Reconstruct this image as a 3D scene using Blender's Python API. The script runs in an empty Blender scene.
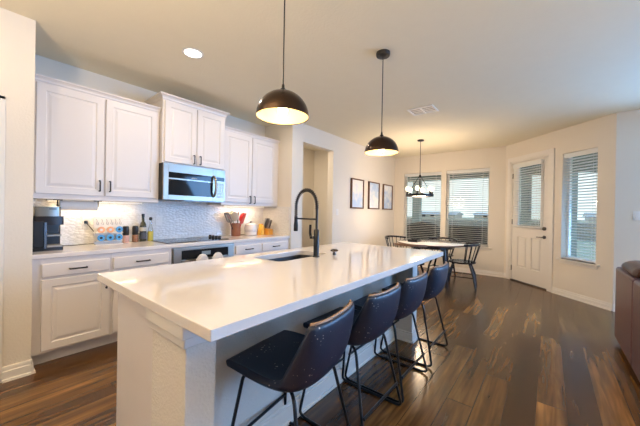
import bpy, bmesh, math, random
from mathutils import Vector, Matrix
random.seed(7)
S = bpy.context.scene
C = S.collection
PI = math.pi

# ------------------------------------------------------------------ camera
cam_d = bpy.data.cameras.new('camera'); cam = bpy.data.objects.new('camera', cam_d); C.objects.link(cam)
cam_d.sensor_width = 36.0; cam_d.lens = 287.0885 / 640 * 36; cam_d.clip_start = 0.02; cam_d.clip_end = 500
FW = Vector((0.78154756, 0.62383566, -0.00353321)); RT = Vector((0.6237896, -0.78138886, 0.01783222)); UP = Vector((-0.00836356, 0.0161407, 0.99983475))
M = Matrix.Identity(4)
for i in range(3):
    M[i][0] = RT[i]; M[i][1] = UP[i]; M[i][2] = -FW[i]
M[2][3] = 1.2953
cam.matrix_world = M
S.camera = cam

# ------------------------------------------------------------------ world, daylight, exposure
S.view_settings.view_transform = 'Standard'; S.view_settings.look = 'None'
S.view_settings.gamma = 1.0; S.view_settings.exposure = -0.5
w = bpy.data.worlds.new('sky'); S.world = w; w.use_nodes = True
nt = w.node_tree; bg = nt.nodes['Background']
tcw = nt.nodes.new('ShaderNodeTexCoord'); sepw = nt.nodes.new('ShaderNodeSeparateXYZ'); rmpw = nt.nodes.new('ShaderNodeValToRGB')
nt.links.new(tcw.outputs['Generated'], sepw.inputs[0]); nt.links.new(sepw.outputs['Z'], rmpw.inputs[0]); nt.links.new(rmpw.outputs[0], bg.inputs[0])
rmpw.color_ramp.elements[0].position = 0.28; rmpw.color_ramp.elements[0].color = (0.96, 0.98, 1.0, 1)
rmpw.color_ramp.elements[1].position = 0.8; rmpw.color_ramp.elements[1].color = (0.35, 0.60, 1.0, 1)
bg.inputs[1].default_value = 2.1

def area(name, loc, direction, sx, sy, power, color):
    d = bpy.data.lights.new(name, 'AREA'); d.shape = 'RECTANGLE'; d.size = sx; d.size_y = sy; d.energy = power; d.color = color
    o = bpy.data.objects.new(name, d); C.objects.link(o); o.location = loc
    o.rotation_euler = Vector(direction).to_track_quat('-Z', 'Y').to_euler()
    return o
DAY = (0.22, 0.50, 1.0)
WARM = (1.0, 0.80, 0.58)
# daylight entering by the living-room windows (behind and right of the viewpoint) and the entry windows
area('daylight_living_window', (3.6, -5.72, 1.5), (0, 1, -0.35), 2.0, 1.9, 170, DAY)

area('daylight_side_window', (5.95, -2.6, 1.55), (-1, 0.25, -0.7), 2.4, 2.2, 620, DAY)

# ------------------------------------------------------------------ materials
def newmat(name):
    m = bpy.data.materials.new(name); m.use_nodes = True
    return m, m.node_tree, m.node_tree.nodes['Principled BSDF']
def L(nt, a, b): nt.links.new(a, b)
def N(nt, t, **k):
    n = nt.nodes.new(t)
    for a, v in k.items(): setattr(n, a, v)
    return n
def mat(name, col, rough=0.5, metal=0.0, spec=0.5, var=0.0, vscale=8.0, bump=0.0, bscale=60.0, coat=0.0, emit=None, estr=0.0, trans=0.0, ior=1.45, stretch=None):
    m, nt, b = newmat(name)
    b.inputs['Base Color'].default_value = (*col, 1); b.inputs['Roughness'].default_value = rough
    b.inputs['Metallic'].default_value = metal; b.inputs['Specular IOR Level'].default_value = spec
    b.inputs['IOR'].default_value = ior
    if coat: b.inputs['Coat Weight'].default_value = coat; b.inputs['Coat Roughness'].default_value = 0.08
    if trans: b.inputs['Transmission Weight'].default_value = trans
    if emit: b.inputs['Emission Color'].default_value = (*emit, 1); b.inputs['Emission Strength'].default_value = estr
    tc = N(nt, 'ShaderNodeTexCoord'); vec = tc.outputs['Object']
    if stretch:
        mp = N(nt, 'ShaderNodeMapping'); mp.inputs['Scale'].default_value = stretch; L(nt, vec, mp.inputs[0]); vec = mp.outputs[0]
    if var:
        n = N(nt, 'ShaderNodeTexNoise'); n.inputs['Scale'].default_value = vscale; n.inputs['Detail'].default_value = 4; L(nt, vec, n.inputs['Vector'])
        mx = N(nt, 'ShaderNodeMix', data_type='RGBA')
        mx.inputs[6].default_value = (*[c * (1 - var) for c in col], 1); mx.inputs[7].default_value = (*[min(1, c * (1 + var)) for c in col], 1)
        L(nt, n.outputs['Fac'], mx.inputs[0]); L(nt, mx.outputs[2], b.inputs['Base Color'])
    if bump:
        n2 = N(nt, 'ShaderNodeTexNoise'); n2.inputs['Scale'].default_value = bscale; n2.inputs['Detail'].default_value = 3; L(nt, vec, n2.inputs['Vector'])
        bp = N(nt, 'ShaderNodeBump'); bp.inputs['Strength'].default_value = bump; bp.inputs['Distance'].default_value = 0.01
        L(nt, n2.outputs['Fac'], bp.inputs['Height']); L(nt, bp.outputs[0], b.inputs['Normal'])
    return m

m_wall = mat('wall_paint', (0.79, 0.735, 0.645), 0.75, var=0.02, vscale=1.5, bump=0.16, bscale=70)
m_ceil = mat('ceiling_paint', (0.83, 0.77, 0.61), 0.85, var=0.02, bump=0.2, bscale=50)
m_trim = mat('white_trim', (0.82, 0.79, 0.74), 0.35, var=0.01)
m_cab = mat('cabinet_white', (0.80, 0.755, 0.73), 0.35, var=0.01, vscale=2)
m_cabin = mat('cabinet_gap', (0.50, 0.46, 0.43), 0.6, var=0.02)
m_quartz = mat('white_quartz', (0.84, 0.79, 0.76), 0.07, var=0.02, vscale=3, coat=0.3)
m_black = mat('black_metal', (0.007, 0.007, 0.009), 0.3, 0.0, var=0.1, vscale=30)
m_blackp = mat('black_plastic', (0.012, 0.012, 0.014), 0.3, var=0.1, vscale=20)
m_steel = mat('stainless_steel', (0.36, 0.335, 0.30), 0.33, 1.0, var=0.06, vscale=6, stretch=(1, 1, 30))
m_glassblk = mat('black_glass', (0.012, 0.014, 0.018), 0.05, var=0.05, spec=0.25)
m_bronze = mat('bronze_shade', (0.050, 0.032, 0.024), 0.22, 0.85, var=0.12, vscale=14)
m_gold = mat('gold_shade_lining', (0.93, 0.68, 0.33), 0.5, 0.1, var=0.04)
m_bulb = mat('warm_bulb', (1, 0.9, 0.7), 0.3, emit=(1.0, 0.80, 0.50), estr=14, var=0.01)
m_bulb2 = mat('soft_bulb', (1, 0.9, 0.7), 0.3, emit=(1.0, 0.82, 0.52), estr=5, var=0.01)
m_lens = mat('downlight_lens', (1, 1, 1), 0.3, emit=(1.0, 0.95, 0.88), estr=10, var=0.01)
m_strip = mat('light_strip', (1, 0.95, 0.85), 0.3, emit=(1.0, 0.80, 0.52), estr=3, var=0.01)
m_blind = mat('blind_white', (0.78, 0.79, 0.78), 0.45, var=0.02)
m_copper = mat('copper_crock', (0.36, 0.15, 0.09), 0.32, 0.55, var=0.2, vscale=20)
m_ceramic = mat('white_ceramic', (0.80, 0.77, 0.75), 0.25, var=0.06, vscale=30)
m_wood_or = mat('orange_wood', (0.72, 0.33, 0.05), 0.4, var=0.2, vscale=12, stretch=(1, 1, 8))
m_wood_dk = mat('dark_walnut', (0.15, 0.070, 0.036), 0.4, var=0.35, vscale=10, stretch=(1, 1, 6))
m_wood_br = mat('brown_wood', (0.23, 0.115, 0.06), 0.4, var=0.3, vscale=10, stretch=(6, 1, 1))
m_red = mat('red_silicone', (0.62, 0.035, 0.04), 0.4, var=0.1)
m_green = mat('grey_green_silicone', (0.18, 0.22, 0.15), 0.4, var=0.1)
m_grey = mat('grey_plastic', (0.35, 0.34, 0.33), 0.4, var=0.1)
m_white = mat('white_plastic', (0.82, 0.81, 0.79), 0.4, var=0.01)
m_leather = mat('maroon_leather', (0.115, 0.05, 0.06), 0.32, var=0.25, vscale=5, bump=0.15, bscale=120)
m_leather2 = mat('red_brown_leather', (0.06, 0.013, 0.009), 0.3, spec=0.3, var=0.3, vscale=5, bump=0.1, bscale=90)
m_navy = mat('black_blue_paint', (0.010, 0.013, 0.022), 0.22, var=0.1, coat=0.4)
m_bottle = mat('dark_bottle_glass', (0.014, 0.020, 0.012), 0.08, var=0.1, coat=0.5)
m_label = mat('cream_label', (0.62, 0.58, 0.5), 0.6, var=0.15, vscale=40)
m_salt = mat('pink_salt', (0.66, 0.40, 0.34), 0.35, var=0.35, vscale=60)
m_pepper = mat('peppercorn', (0.27, 0.13, 0.07), 0.35, var=0.6, vscale=80)
m_oil = mat('yellow_oil', (0.66, 0.55, 0.12), 0.15, var=0.1)
m_towel = mat('white_cloth', (0.80, 0.77, 0.75), 0.85, var=0.04, vscale=30, bump=0.3, bscale=150)
m_paper = mat('paper_roll', (0.83, 0.80, 0.77), 0.85, var=0.02, bump=0.1)
m_podo = mat('orange_foil', (0.90, 0.42, 0.20), 0.35, var=0.2, vscale=60)
m_podb = mat('blue_foil', (0.08, 0.32, 0.62), 0.35, var=0.3, vscale=60)
m_podc = mat('pale_cup', (0.78, 0.74, 0.70), 0.3, var=0.05)
m_rack = mat('pale_rack', (0.74, 0.70, 0.66), 0.3, var=0.05)
m_patio = mat('concrete_patio', (0.45, 0.44, 0.42), 0.8, var=0.1, vscale=3)
m_grass = mat('dry_lawn', (0.50, 0.49, 0.36), 0.95, var=0.35, vscale=2)
m_stucco = mat('pale_stucco', (0.46, 0.51, 0.48), 0.9, var=0.05, bump=0.3)
m_soffit = mat('soffit_green', (0.24, 0.27, 0.23), 0.8, var=0.06)
m_cover = mat('dark_cover', (0.03, 0.034, 0.04), 0.7, var=0.3, vscale=6)
m_fence = mat('fence_wood', (0.33, 0.31, 0.28), 0.9, var=0.3, vscale=5, stretch=(6, 6, 1))
m_house = mat('far_house_wall', (0.62, 0.60, 0.57), 0.9, var=0.1)
m_roof = mat('far_house_roof', (0.56, 0.58, 0.60), 0.9, var=0.15, vscale=3)
m_gunmetal = mat('pewter_hardware', (0.16, 0.15, 0.14), 0.35, 0.9, var=0.1)
m_sinksteel = mat('brushed_sink_steel', (0.16, 0.16, 0.165), 0.36, 1.0, var=0.1, vscale=5)
m_tan = mat('tan_rim_highlight', (0.34, 0.20, 0.11), 0.5, var=0.2, vscale=40)  # tan of the lit stool rim, put into colour

# window glass: thin clear sheet
def glassmat(name, tint):
    m, nt, b = newmat(name)
    out = nt.nodes['Material Output']
    tr = N(nt, 'ShaderNodeBsdfTransparent'); tr.inputs[0].default_value = (*tint, 1)
    gl = N(nt, 'ShaderNodeBsdfGlossy'); gl.inputs['Roughness'].default_value = 0.02
    fr = N(nt, 'ShaderNodeFresnel'); fr.inputs[0].default_value = 1.45
    nz = N(nt, 'ShaderNodeTexNoise'); nz.inputs['Scale'].default_value = 1.0
    mul = N(nt, 'ShaderNodeMath', operation='MULTIPLY'); mul.inputs[1].default_value = 0.5
    mx = N(nt, 'ShaderNodeMixShader'); L(nt, fr.outputs[0], mul.inputs[0]); L(nt, mul.outputs[0], mx.inputs[0])
    L(nt, tr.outputs[0], mx.inputs[1]); L(nt, gl.outputs[0], mx.inputs[2]); L(nt, mx.outputs[0], out.inputs[0])
    return m
m_glass = glassmat('window_glass', (0.90, 0.97, 0.96))

# hickory plank floor
def floor_mat():
    m, nt, b = newmat('hickory_planks')
    tc = N(nt, 'ShaderNodeTexCoord'); sp = N(nt, 'ShaderNodeSeparateXYZ'); L(nt, tc.outputs['Object'], sp.inputs[0])
    def mth(op, a, bb=None):
        n = N(nt, 'ShaderNodeMath', operation=op)
        for i, v in enumerate((a, bb)):
            if v is None: continue
            if isinstance(v, (int, float)): n.inputs[i].default_value = v
            else: L(nt, v, n.inputs[i])
        return n.outputs[0]
    W, LEN = 0.165, 1.4
    ry = mth('DIVIDE', mth('SUBTRACT', sp.outputs['Y'], 0.05), W); row = mth('FLOOR', ry)
    wn = N(nt, 'ShaderNodeTexWhiteNoise', noise_dimensions='1D'); L(nt, row, wn.inputs['W'])
    xo = mth('ADD', mth('DIVIDE', sp.outputs['X'], LEN), mth('MULTIPLY', wn.outputs['Value'], 7.3)); colm = mth('FLOOR', xo)
    cb = N(nt, 'ShaderNodeCombineXYZ'); L(nt, row, cb.inputs[0]); L(nt, colm, cb.inputs[1])
    wn2 = N(nt, 'ShaderNodeTexWhiteNoise', noise_dimensions='2D'); L(nt, cb.outputs[0], wn2.inputs['Vector'])
    pid = wn2.outputs['Value']
    def grain(fx_, fy_, det, dist):
        cv = N(nt, 'ShaderNodeCombineXYZ'); L(nt, mth('MULTIPLY', sp.outputs['X'], fx_), cv.inputs[0]); L(nt, mth('MULTIPLY', sp.outputs['Y'], fy_), cv.inputs[1]); L(nt, mth('MULTIPLY', pid, 40.0), cv.inputs[2])
        n = N(nt, 'ShaderNodeTexNoise'); n.inputs['Scale'].default_value = 1.0; n.inputs['Detail'].default_value = det; n.inputs['Roughness'].default_value = 0.5; n.inputs['Distortion'].default_value = dist
        L(nt, cv.outputs[0], n.inputs['Vector']); return n.outputs['Fac']
    g1 = grain(1.0, 9.0, 2.0, 0.5); g2 = grain(1.6, 30.0, 1.0, 0.3)
    rings = mth('FRACT', mth('MULTIPLY', g1, 7.0)); rings = mth('ABSOLUTE', mth('SUBTRACT', rings, 0.5))
    fac = mth('ADD', mth('MULTIPLY', pid, 0.50), mth('MULTIPLY', g1, 0.50)); fac = mth('ADD', fac, mth('MULTIPLY', rings, 0.14)); fac = mth('ADD', fac, mth('MULTIPLY', g2, 0.50)); fac = mth('SUBTRACT', fac, 0.28)
    rp = N(nt, 'ShaderNodeValToRGB'); e = rp.color_ramp.elements
    e[0].position = 0.12; e[0].color = (0.042, 0.018, 0.006, 1); e[1].position = 0.92; e[1].color = (0.36, 0.175, 0.050, 1)
    k = e.new(0.36); k.color = (0.072, 0.031, 0.009, 1); k = e.new(0.64); k.color = (0.150, 0.072, 0.021, 1)
    L(nt, fac, rp.inputs[0])
    fy = mth('FRACT', ry); fx = mth('FRACT', xo)
    gy = mth('LESS_THAN', mth('MINIMUM', fy, mth('SUBTRACT', 1.0, fy)), 0.014)
    gx = mth('LESS_THAN', mth('MINIMUM', fx, mth('SUBTRACT', 1.0, fx)), 0.0018)
    gap = mth('MAXIMUM', gy, gx)
    mx = N(nt, 'ShaderNodeMix', data_type='RGBA'); g3 = grain(2.2, 24.0, 2.0, 0.4); vs = N(nt, 'ShaderNodeVectorMath', operation='SCALE'); L(nt, rp.outputs[0], vs.inputs[0]); L(nt, mth('ADD', mth('MULTIPLY', g3, 1.7), 0.15), vs.inputs['Scale']); L(nt, mth('MULTIPLY', gap, 0.75), mx.inputs[0]); L(nt, vs.outputs[0], mx.inputs[6]); mx.inputs[7].default_value = (0.02, 0.012, 0.008, 1)
    L(nt, mx.outputs[2], b.inputs['Base Color'])
    b.inputs['Roughness'].default_value = 0.24; b.inputs['Specular IOR Level'].default_value = 0.6
    h = mth('MULTIPLY', gap, -0.6)
    bp = N(nt, 'ShaderNodeBump'); bp.inputs['Strength'].default_value = 0.3; bp.inputs['Distance'].default_value = 0.005
    L(nt, h, bp.inputs['Height']); L(nt, bp.outputs[0], b.inputs['Normal'])
    return m
m_floor = floor_mat()

def tile_mat():
    m, nt, b = newmat('glossy_wavy_tile')
    tc = N(nt, 'ShaderNodeTexCoord'); sp = N(nt, 'ShaderNodeSeparateXYZ'); L(nt, tc.outputs['Object'], sp.inputs[0])
    ad = N(nt, 'ShaderNodeMath', operation='ADD'); L(nt, sp.outputs['X'], ad.inputs[0]); L(nt, sp.outputs['Y'], ad.inputs[1])
    cb = N(nt, 'ShaderNodeCombineXYZ'); L(nt, ad.outputs[0], cb.inputs[0]); L(nt, sp.outputs['Z'], cb.inputs[1])
    vo = N(nt, 'ShaderNodeTexVoronoi', feature='F1'); vo.inputs['Scale'].default_value = 38; vo.inputs['Randomness'].default_value = 0.75
    mp = N(nt, 'ShaderNodeMapping'); mp.inputs['Scale'].default_value = (0.62, 1.15, 1); L(nt, cb.outputs[0], mp.inputs[0]); L(nt, mp.outputs[0], vo.inputs['Vector'])
    ve = N(nt, 'ShaderNodeTexVoronoi', feature='DISTANCE_TO_EDGE'); ve.inputs['Scale'].default_value = 38; ve.inputs['Randomness'].default_value = 0.75; L(nt, mp.outputs[0], ve.inputs['Vector'])
    rp = N(nt, 'ShaderNodeValToRGB'); L(nt, ve.outputs['Distance'], rp.inputs[0]); e = rp.color_ramp.elements
    e[0].position = 0.0; e[0].color = (0.66, 0.65, 0.63, 1); e[1].position = 0.06; e[1].color = (0.80, 0.79, 0.77, 1)
    L(nt, rp.outputs[0], b.inputs['Base Color']); b.inputs['Roughness'].default_value = 0.12
    sc = N(nt, 'ShaderNodeSeparateXYZ'); L(nt, vo.outputs['Color'], sc.inputs[0])
    mu = N(nt, 'ShaderNodeMath', operation='MULTIPLY'); L(nt, vo.outputs['Distance'], mu.inputs[0]); mu.inputs[1].default_value = -1.0
    bp = N(nt, 'ShaderNodeBump'); bp.inputs['Strength'].default_value = 0.38; bp.inputs['Distance'].default_value = 0.012; L(nt, mu.outputs[0], bp.inputs['Height']); L(nt, bp.outputs[0], b.inputs['Normal'])
    return m
m_tile = tile_mat()

def stool_leather(name, specks):
    m, nt, b = newmat(name)
    tc = N(nt, 'ShaderNodeTexCoord')
    nz = N(nt, 'ShaderNodeTexNoise'); nz.inputs['Scale'].default_value = 7; L(nt, tc.outputs['Object'], nz.inputs['Vector'])
    mx = N(nt, 'ShaderNodeMix', data_type='RGBA'); mx.inputs[6].default_value = (0.006, 0.010, 0.028, 1); mx.inputs[7].default_value = (0.010, 0.016, 0.042, 1); L(nt, nz.outputs['Fac'], mx.inputs[0])  # navy in the base colour stands in for blue daylight reflections
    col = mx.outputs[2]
    if specks:
        vo = N(nt, 'ShaderNodeTexVoronoi'); vo.inputs['Scale'].default_value = 62; L(nt, tc.outputs['Object'], vo.inputs['Vector'])
        n2 = N(nt, 'ShaderNodeTexNoise'); n2.inputs['Scale'].default_value = 9; L(nt, tc.outputs['Object'], n2.inputs['Vector'])
        th = N(nt, 'ShaderNodeMath', operation='MULTIPLY_ADD'); L(nt, n2.outputs['Fac'], th.inputs[0]); th.inputs[1].default_value = 1.3; th.inputs[2].default_value = -0.62
        lt = N(nt, 'ShaderNodeMath', operation='LESS_THAN'); L(nt, vo.outputs['Distance'], lt.inputs[0]); L(nt, th.outputs[0], lt.inputs[1])
        m2 = N(nt, 'ShaderNodeMix', data_type='RGBA'); L(nt, lt.outputs[0], m2.inputs[0]); L(nt, col, m2.inputs[6]); m2.inputs[7].default_value = (0.42, 0.38, 0.35, 1)
        col = m2.outputs[2]
    L(nt, col, b.inputs['Base Color']); b.inputs['Roughness'].default_value = 0.46; b.inputs['Specular IOR Level'].default_value = 0.6
    n3 = N(nt, 'ShaderNodeTexNoise'); n3.inputs['Scale'].default_value = 140; L(nt, tc.outputs['Object'], n3.inputs['Vector'])
    bp = N(nt, 'ShaderNodeBump'); bp.inputs['Strength'].default_value = 0.12; bp.inputs['Distance'].default_value = 0.004; L(nt, n3.outputs['Fac'], bp.inputs['Height']); L(nt, bp.outputs[0], b.inputs['Normal'])
    return m
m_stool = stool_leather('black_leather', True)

def art_mat(name, seed, lo, hi, hz):
    m, nt, b = newmat(name)
    tc = N(nt, 'ShaderNodeTexCoord'); mp = N(nt, 'ShaderNodeMapping'); mp.inputs['Location'].default_value = (seed, seed * 2, seed * 3); L(nt, tc.outputs['Object'], mp.inputs[0])
    nz = N(nt, 'ShaderNodeTexNoise'); nz.inputs['Scale'].default_value = 7; nz.inputs['Detail'].default_value = 6; L(nt, mp.outputs[0], nz.inputs['Vector'])
    sp = N(nt, 'ShaderNodeSeparateXYZ'); L(nt, tc.outputs['Object'], sp.inputs[0])
    ma = N(nt, 'ShaderNodeMath', operation='MULTIPLY_ADD'); L(nt, sp.outputs['Z'], ma.inputs[0]); ma.inputs[1].default_value = 0.9 * hz; L(nt, nz.outputs['Fac'], ma.inputs[2])
    rp = N(nt, 'ShaderNodeValToRGB'); L(nt, ma.outputs[0], rp.inputs[0]); e = rp.color_ramp.elements
    e[0].position = 0.3; e[0].color = (*lo, 1); e[1].position = 0.66; e[1].color = (*hi, 1)
    L(nt, rp.outputs[0], b.inputs['Base Color']); b.inputs['Roughness'].default_value = 0.15
    return m

# ------------------------------------------------------------------ mesh helpers
def box(bm, x0, x1, y0, y1, z0, z1):
    v = [bm.verts.new(p) for p in ((x0, y0, z0), (x1, y0, z0), (x1, y1, z0), (x0, y1, z0), (x0, y0, z1), (x1, y0, z1), (x1, y1, z1), (x0, y1, z1))]
    for f in ((3, 2, 1, 0), (4, 5, 6, 7), (0, 1, 5, 4), (1, 2, 6, 5), (2, 3, 7, 6), (3, 0, 4, 7)): bm.faces.new([v[i] for i in f])
def lathe(bm, prof, cx=0, cy=0, n=32, cap0=True, cap1=True, z0=0):
    rings = []
    for r, z in prof:
        rings.append([bm.verts.new((cx + r * math.cos(2 * PI * k / n), cy + r * math.sin(2 * PI * k / n), z0 + z)) for k in range(n)])
    for a, b in zip(rings, rings[1:]):
        for k in range(n): bm.faces.new((a[k], a[(k + 1) % n], b[(k + 1) % n], b[k]))
    if cap0: bm.faces.new(rings[0][::-1])
    if cap1: bm.faces.new(rings[-1])
def tube(bm, pts, r, n=8, closed=False, cap=True):
    pts = [Vector(p) for p in pts]; m = len(pts)
    rs = r if isinstance(r, (list, tuple)) else [r] * m
    rings = []; prev = None
    for i, p in enumerate(pts):
        if closed: t = (pts[(i + 1) % m] - pts[i - 1])
        else: t = (pts[min(i + 1, m - 1)] - pts[max(i - 1, 0)])
        t.normalize()
        if prev is None:
            a = Vector((0, 0, 1)) if abs(t.z) < 0.9 else Vector((1, 0, 0))
            u = t.cross(a).normalized()
        else:
            u = (prev - t * prev.dot(t)).normalized()
        prev = u; v = t.cross(u)
        rings.append([bm.verts.new(p + (u * math.cos(2 * PI * k / n) + v * math.sin(2 * PI * k / n)) * rs[i]) for k in range(n)])
    prs = list(zip(rings, rings[1:])) + ([(rings[-1], rings[0])] if closed else [])
    for a, b in prs:
        for k in range(n): bm.faces.new((a[k], a[(k + 1) % n], b[(k + 1) % n], b[k]))
    if cap and not closed: bm.faces.new(rings[0][::-1]); bm.faces.new(rings[-1])
def arc(c, r, a0, a1, n, plane='yz'):
    o = []
    for i in range(n + 1):
        a = a0 + (a1 - a0) * i / n; p, q = r * math.cos(a), r * math.sin(a)
        o.append((c[0], c[1] + p, c[2] + q) if plane == 'yz' else (c[0] + p, c[1], c[2] + q) if plane == 'xz' else (c[0] + p, c[1] + q, c[2]))
    return o
def fillet(pts, r, n=5):
    pts = [Vector(p) for p in pts]; out = [pts[0]]
    for a, b, c in zip(pts, pts[1:], pts[2:]):
        d0 = (a - b).normalized(); d1 = (c - b).normalized(); rr = min(r, (a - b).length * 0.49, (c - b).length * 0.49)
        p0 = b + d0 * rr; p1 = b + d1 * rr
        for i in range(n + 1):
            t = i / n; out.append(p0 * (1 - t) ** 2 + b * 2 * t * (1 - t) + p1 * t * t)
    out.append(pts[-1]); return out
def rrect(x0, x1, y0, y1, r, n=6):
    o = []
    for cx, cy, a in ((x1 - r, y1 - r, 0), (x0 + r, y1 - r, PI / 2), (x0 + r, y0 + r, PI), (x1 - r, y0 + r, 1.5 * PI)):
        for i in range(n + 1): o.append((cx + r * math.cos(a + PI / 2 * i / n), cy + r * math.sin(a + PI / 2 * i / n)))
    return o
def prism(bm, pts2, z0, z1, holes=()):
    def ring(ps, z): return [bm.verts.new((p[0], p[1], z)) for p in ps]
    loops = [pts2] + list(holes)
    for z, up in ((z0, False), (z1, True)):
        eds = []; vs = []
        for lp in loops:
            r = ring(lp, z); vs.append(r)
            eds += [bm.edges.new((r[i], r[(i + 1) % len(r)])) for i in range(len(r))]
        bmesh.ops.triangle_fill(bm, edges=eds, use_beauty=True, use_dissolve=False, normal=(0, 0, 1 if up else -1))
        if up: top = vs
        else: bot = vs
    for a, b in zip(bot, top):
        for i in range(len(a)):
            j = (i + 1) % len(a); bm.faces.new((a[i], a[j], b[j], b[i]))
def extr(bm, prof, axis, a0, a1):
    """extrude a 2D profile along an axis: axis 'x' -> prof is (y,z); axis 'y' -> prof is (x,z)"""
    def P(p, a): return (a, p[0], p[1]) if axis == 'x' else (p[0], a, p[1])
    A = [bm.verts.new(P(p, a0)) for p in prof]; B = [bm.verts.new(P(p, a1)) for p in prof]; n = len(prof)
    for i in range(n): bm.faces.new((A[i], A[(i + 1) % n], B[(i + 1) % n], B[i]))
    bm.faces.new(A[::-1]); bm.faces.new(B)
def panel_front(bm, x0, x1, z0, z1, yf, th=0.02, fr=0.055, raised=True, depth=0.008):
    def lp(i, y): return [bm.verts.new(p) for p in ((x0 + i, y, z0 + i), (x1 - i, y, z0 + i), (x1 - i, y, z1 - i), (x0 + i, y, z1 - i))]
    ls = [lp(0, yf + th), lp(0, yf + 0.003), lp(0.003, yf), lp(fr, yf), lp(fr + 0.006, yf + depth)]
    if raised: ls += [lp(fr + 0.016, yf + depth), lp(fr + 0.036, yf + 0.002)]
    for a, b in zip(ls, ls[1:]):
        for k in range(4): bm.faces.new((a[k], a[(k + 1) % 4], b[(k + 1) % 4], b[k]))
    bm.faces.new(ls[-1]); bm.faces.new(ls[0][::-1])
def BM(): return bmesh.new()
def link(name, bm, m, parent=None, bevel=0, smooth=True, solid=0, sub=0):
    bmesh.ops.recalc_face_normals(bm, faces=bm.faces)
    me = bpy.data.meshes.new(name); bm.to_mesh(me); bm.free(); me.materials.append(m)
    if smooth:
        for p in me.polygons: p.use_smooth = True
        me.set_sharp_from_angle(angle=math.radians(38))
    o = bpy.data.objects.new(name, me); C.objects.link(o)
    if parent: o.parent = parent
    if solid:
        md = o.modifiers.new('thick', 'SOLIDIFY'); md.thickness = solid; md.offset = 0
    if sub:
        md = o.modifiers.new('sub', 'SUBSURF'); md.levels = sub; md.render_levels = sub
    if bevel:
        md = o.modifiers.new('bev', 'BEVEL'); md.width = bevel; md.segments = 2; md.limit_method = 'ANGLE'; md.angle_limit = math.radians(40)
    return o
def tag(o, label, cat, group=None):
    o['label'] = label; o['category'] = cat
    if group: o['group'] = group
    return o
def thing(name, label, cat, loc=(0, 0, 0), rz=0, group=None):
    o = bpy.data.objects.new(name, None); C.objects.link(o); o.empty_display_size = 0.1
    o.location = loc; o.rotation_euler = (0, 0, rz)
    return tag(o, label, cat, group)
def struct(name, bm, m, parent=None, **k):
    o = link(name, bm, m, parent, **k)
    if parent is None: o['kind'] = 'structure'
    return o
def sempty(name, loc, rz):
    o = bpy.data.objects.new(name, None); C.objects.link(o); o.location = loc; o.rotation_euler = (0, 0, rz); o['kind'] = 'structure'
    return o
def dup(root, loc, rz=None, label=None):
    r = root.copy(); C.objects.link(r); r.location = loc
    if rz is not None: r.rotation_euler = (root.rotation_euler[0], root.rotation_euler[1], rz)
    if label: r['label'] = label
    for ch in list(root.children):
        c = ch.copy(); C.objects.link(c); c.parent = r
        for g in list(ch.children):
            d = g.copy(); C.objects.link(d); d.parent = c
    return r
def one(name, draw, m, parent=None, **k):
    bm = BM(); draw(bm); return link(name, bm, m, parent, **k)
def bx(*a): return lambda bm: box(bm, *a)

# ------------------------------------------------------------------ room shell
H = 2.736; YP = 3.16; YW = 3.816; XB = 7.057
EX, EY = 5.627, -0.706; FX, FY = 7.057, 0.714; LA = math.hypot(FX - EX, FY - EY)
RZB = -PI / 2; RZA = math.atan2(EY - FY, EX - FX)
poly = [(-3, -5.5), (EX, -5.5), (EX, EY), (FX, FY), (XB, 4.7), (-3, 4.7)]
bm = BM(); prism(bm, poly, -0.1, 0.0); struct('floor', bm, m_floor, smooth=False)
bm = BM(); prism(bm, poly, H, H + 0.1); struct('ceiling', bm, m_ceil, smooth=False)

def wall(name, origin, rz, length, openings=(), th=0.15, z1=H, s0=0.0, m=m_wall):
    """local x along the wall, local -y is the room side"""
    xs = sorted({s0, length, *[o[0] for o in openings], *[o[1] for o in openings]}); zs = sorted({0.0, z1, *[o[2] for o in openings], *[o[3] for o in openings]})
    bm = BM()
    def solid(i, j):
        if not (0 <= i < len(xs) - 1 and 0 <= j < len(zs) - 1): return False
        cx, cz = (xs[i] + xs[i + 1]) / 2, (zs[j] + zs[j + 1]) / 2
        return not any(o[0] < cx < o[1] and o[2] < cz < o[3] for o in openings)
    V = {}
    def v(x, y, z):
        k = (round(x, 5), y, round(z, 5))
        if k not in V: V[k] = bm.verts.new(k)
        return V[k]
    for i in range(len(xs) - 1):
        for j in range(len(zs) - 1):
            if not solid(i, j): continue
            a, b, c, d = xs[i], xs[i + 1], zs[j], zs[j + 1]
            bm.faces.new((v(a, 0, c), v(b, 0, c), v(b, 0, d), v(a, 0, d))); bm.faces.new((v(a, th, d), v(b, th, d), v(b, th, c), v(a, th, c)))
            if not solid(i - 1, j): bm.faces.new((v(a, 0, c), v(a, 0, d), v(a, th, d), v(a, th, c)))
            if not solid(i + 1, j): bm.faces.new((v(b, 0, d), v(b, 0, c), v(b, th, c), v(b, th, d)))
            if not solid(i, j - 1): bm.faces.new((v(b, 0, c), v(a, 0, c), v(a, th, c), v(b, th, c)))
            if not solid(i, j + 1): bm.faces.new((v(a, 0, d), v(b, 0, d), v(b, th, d), v(a, th, d)))
    o = struct(name, bm, m, smooth=False); o.location = origin; o.rotation_euler = (0, 0, rz); return o

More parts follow.
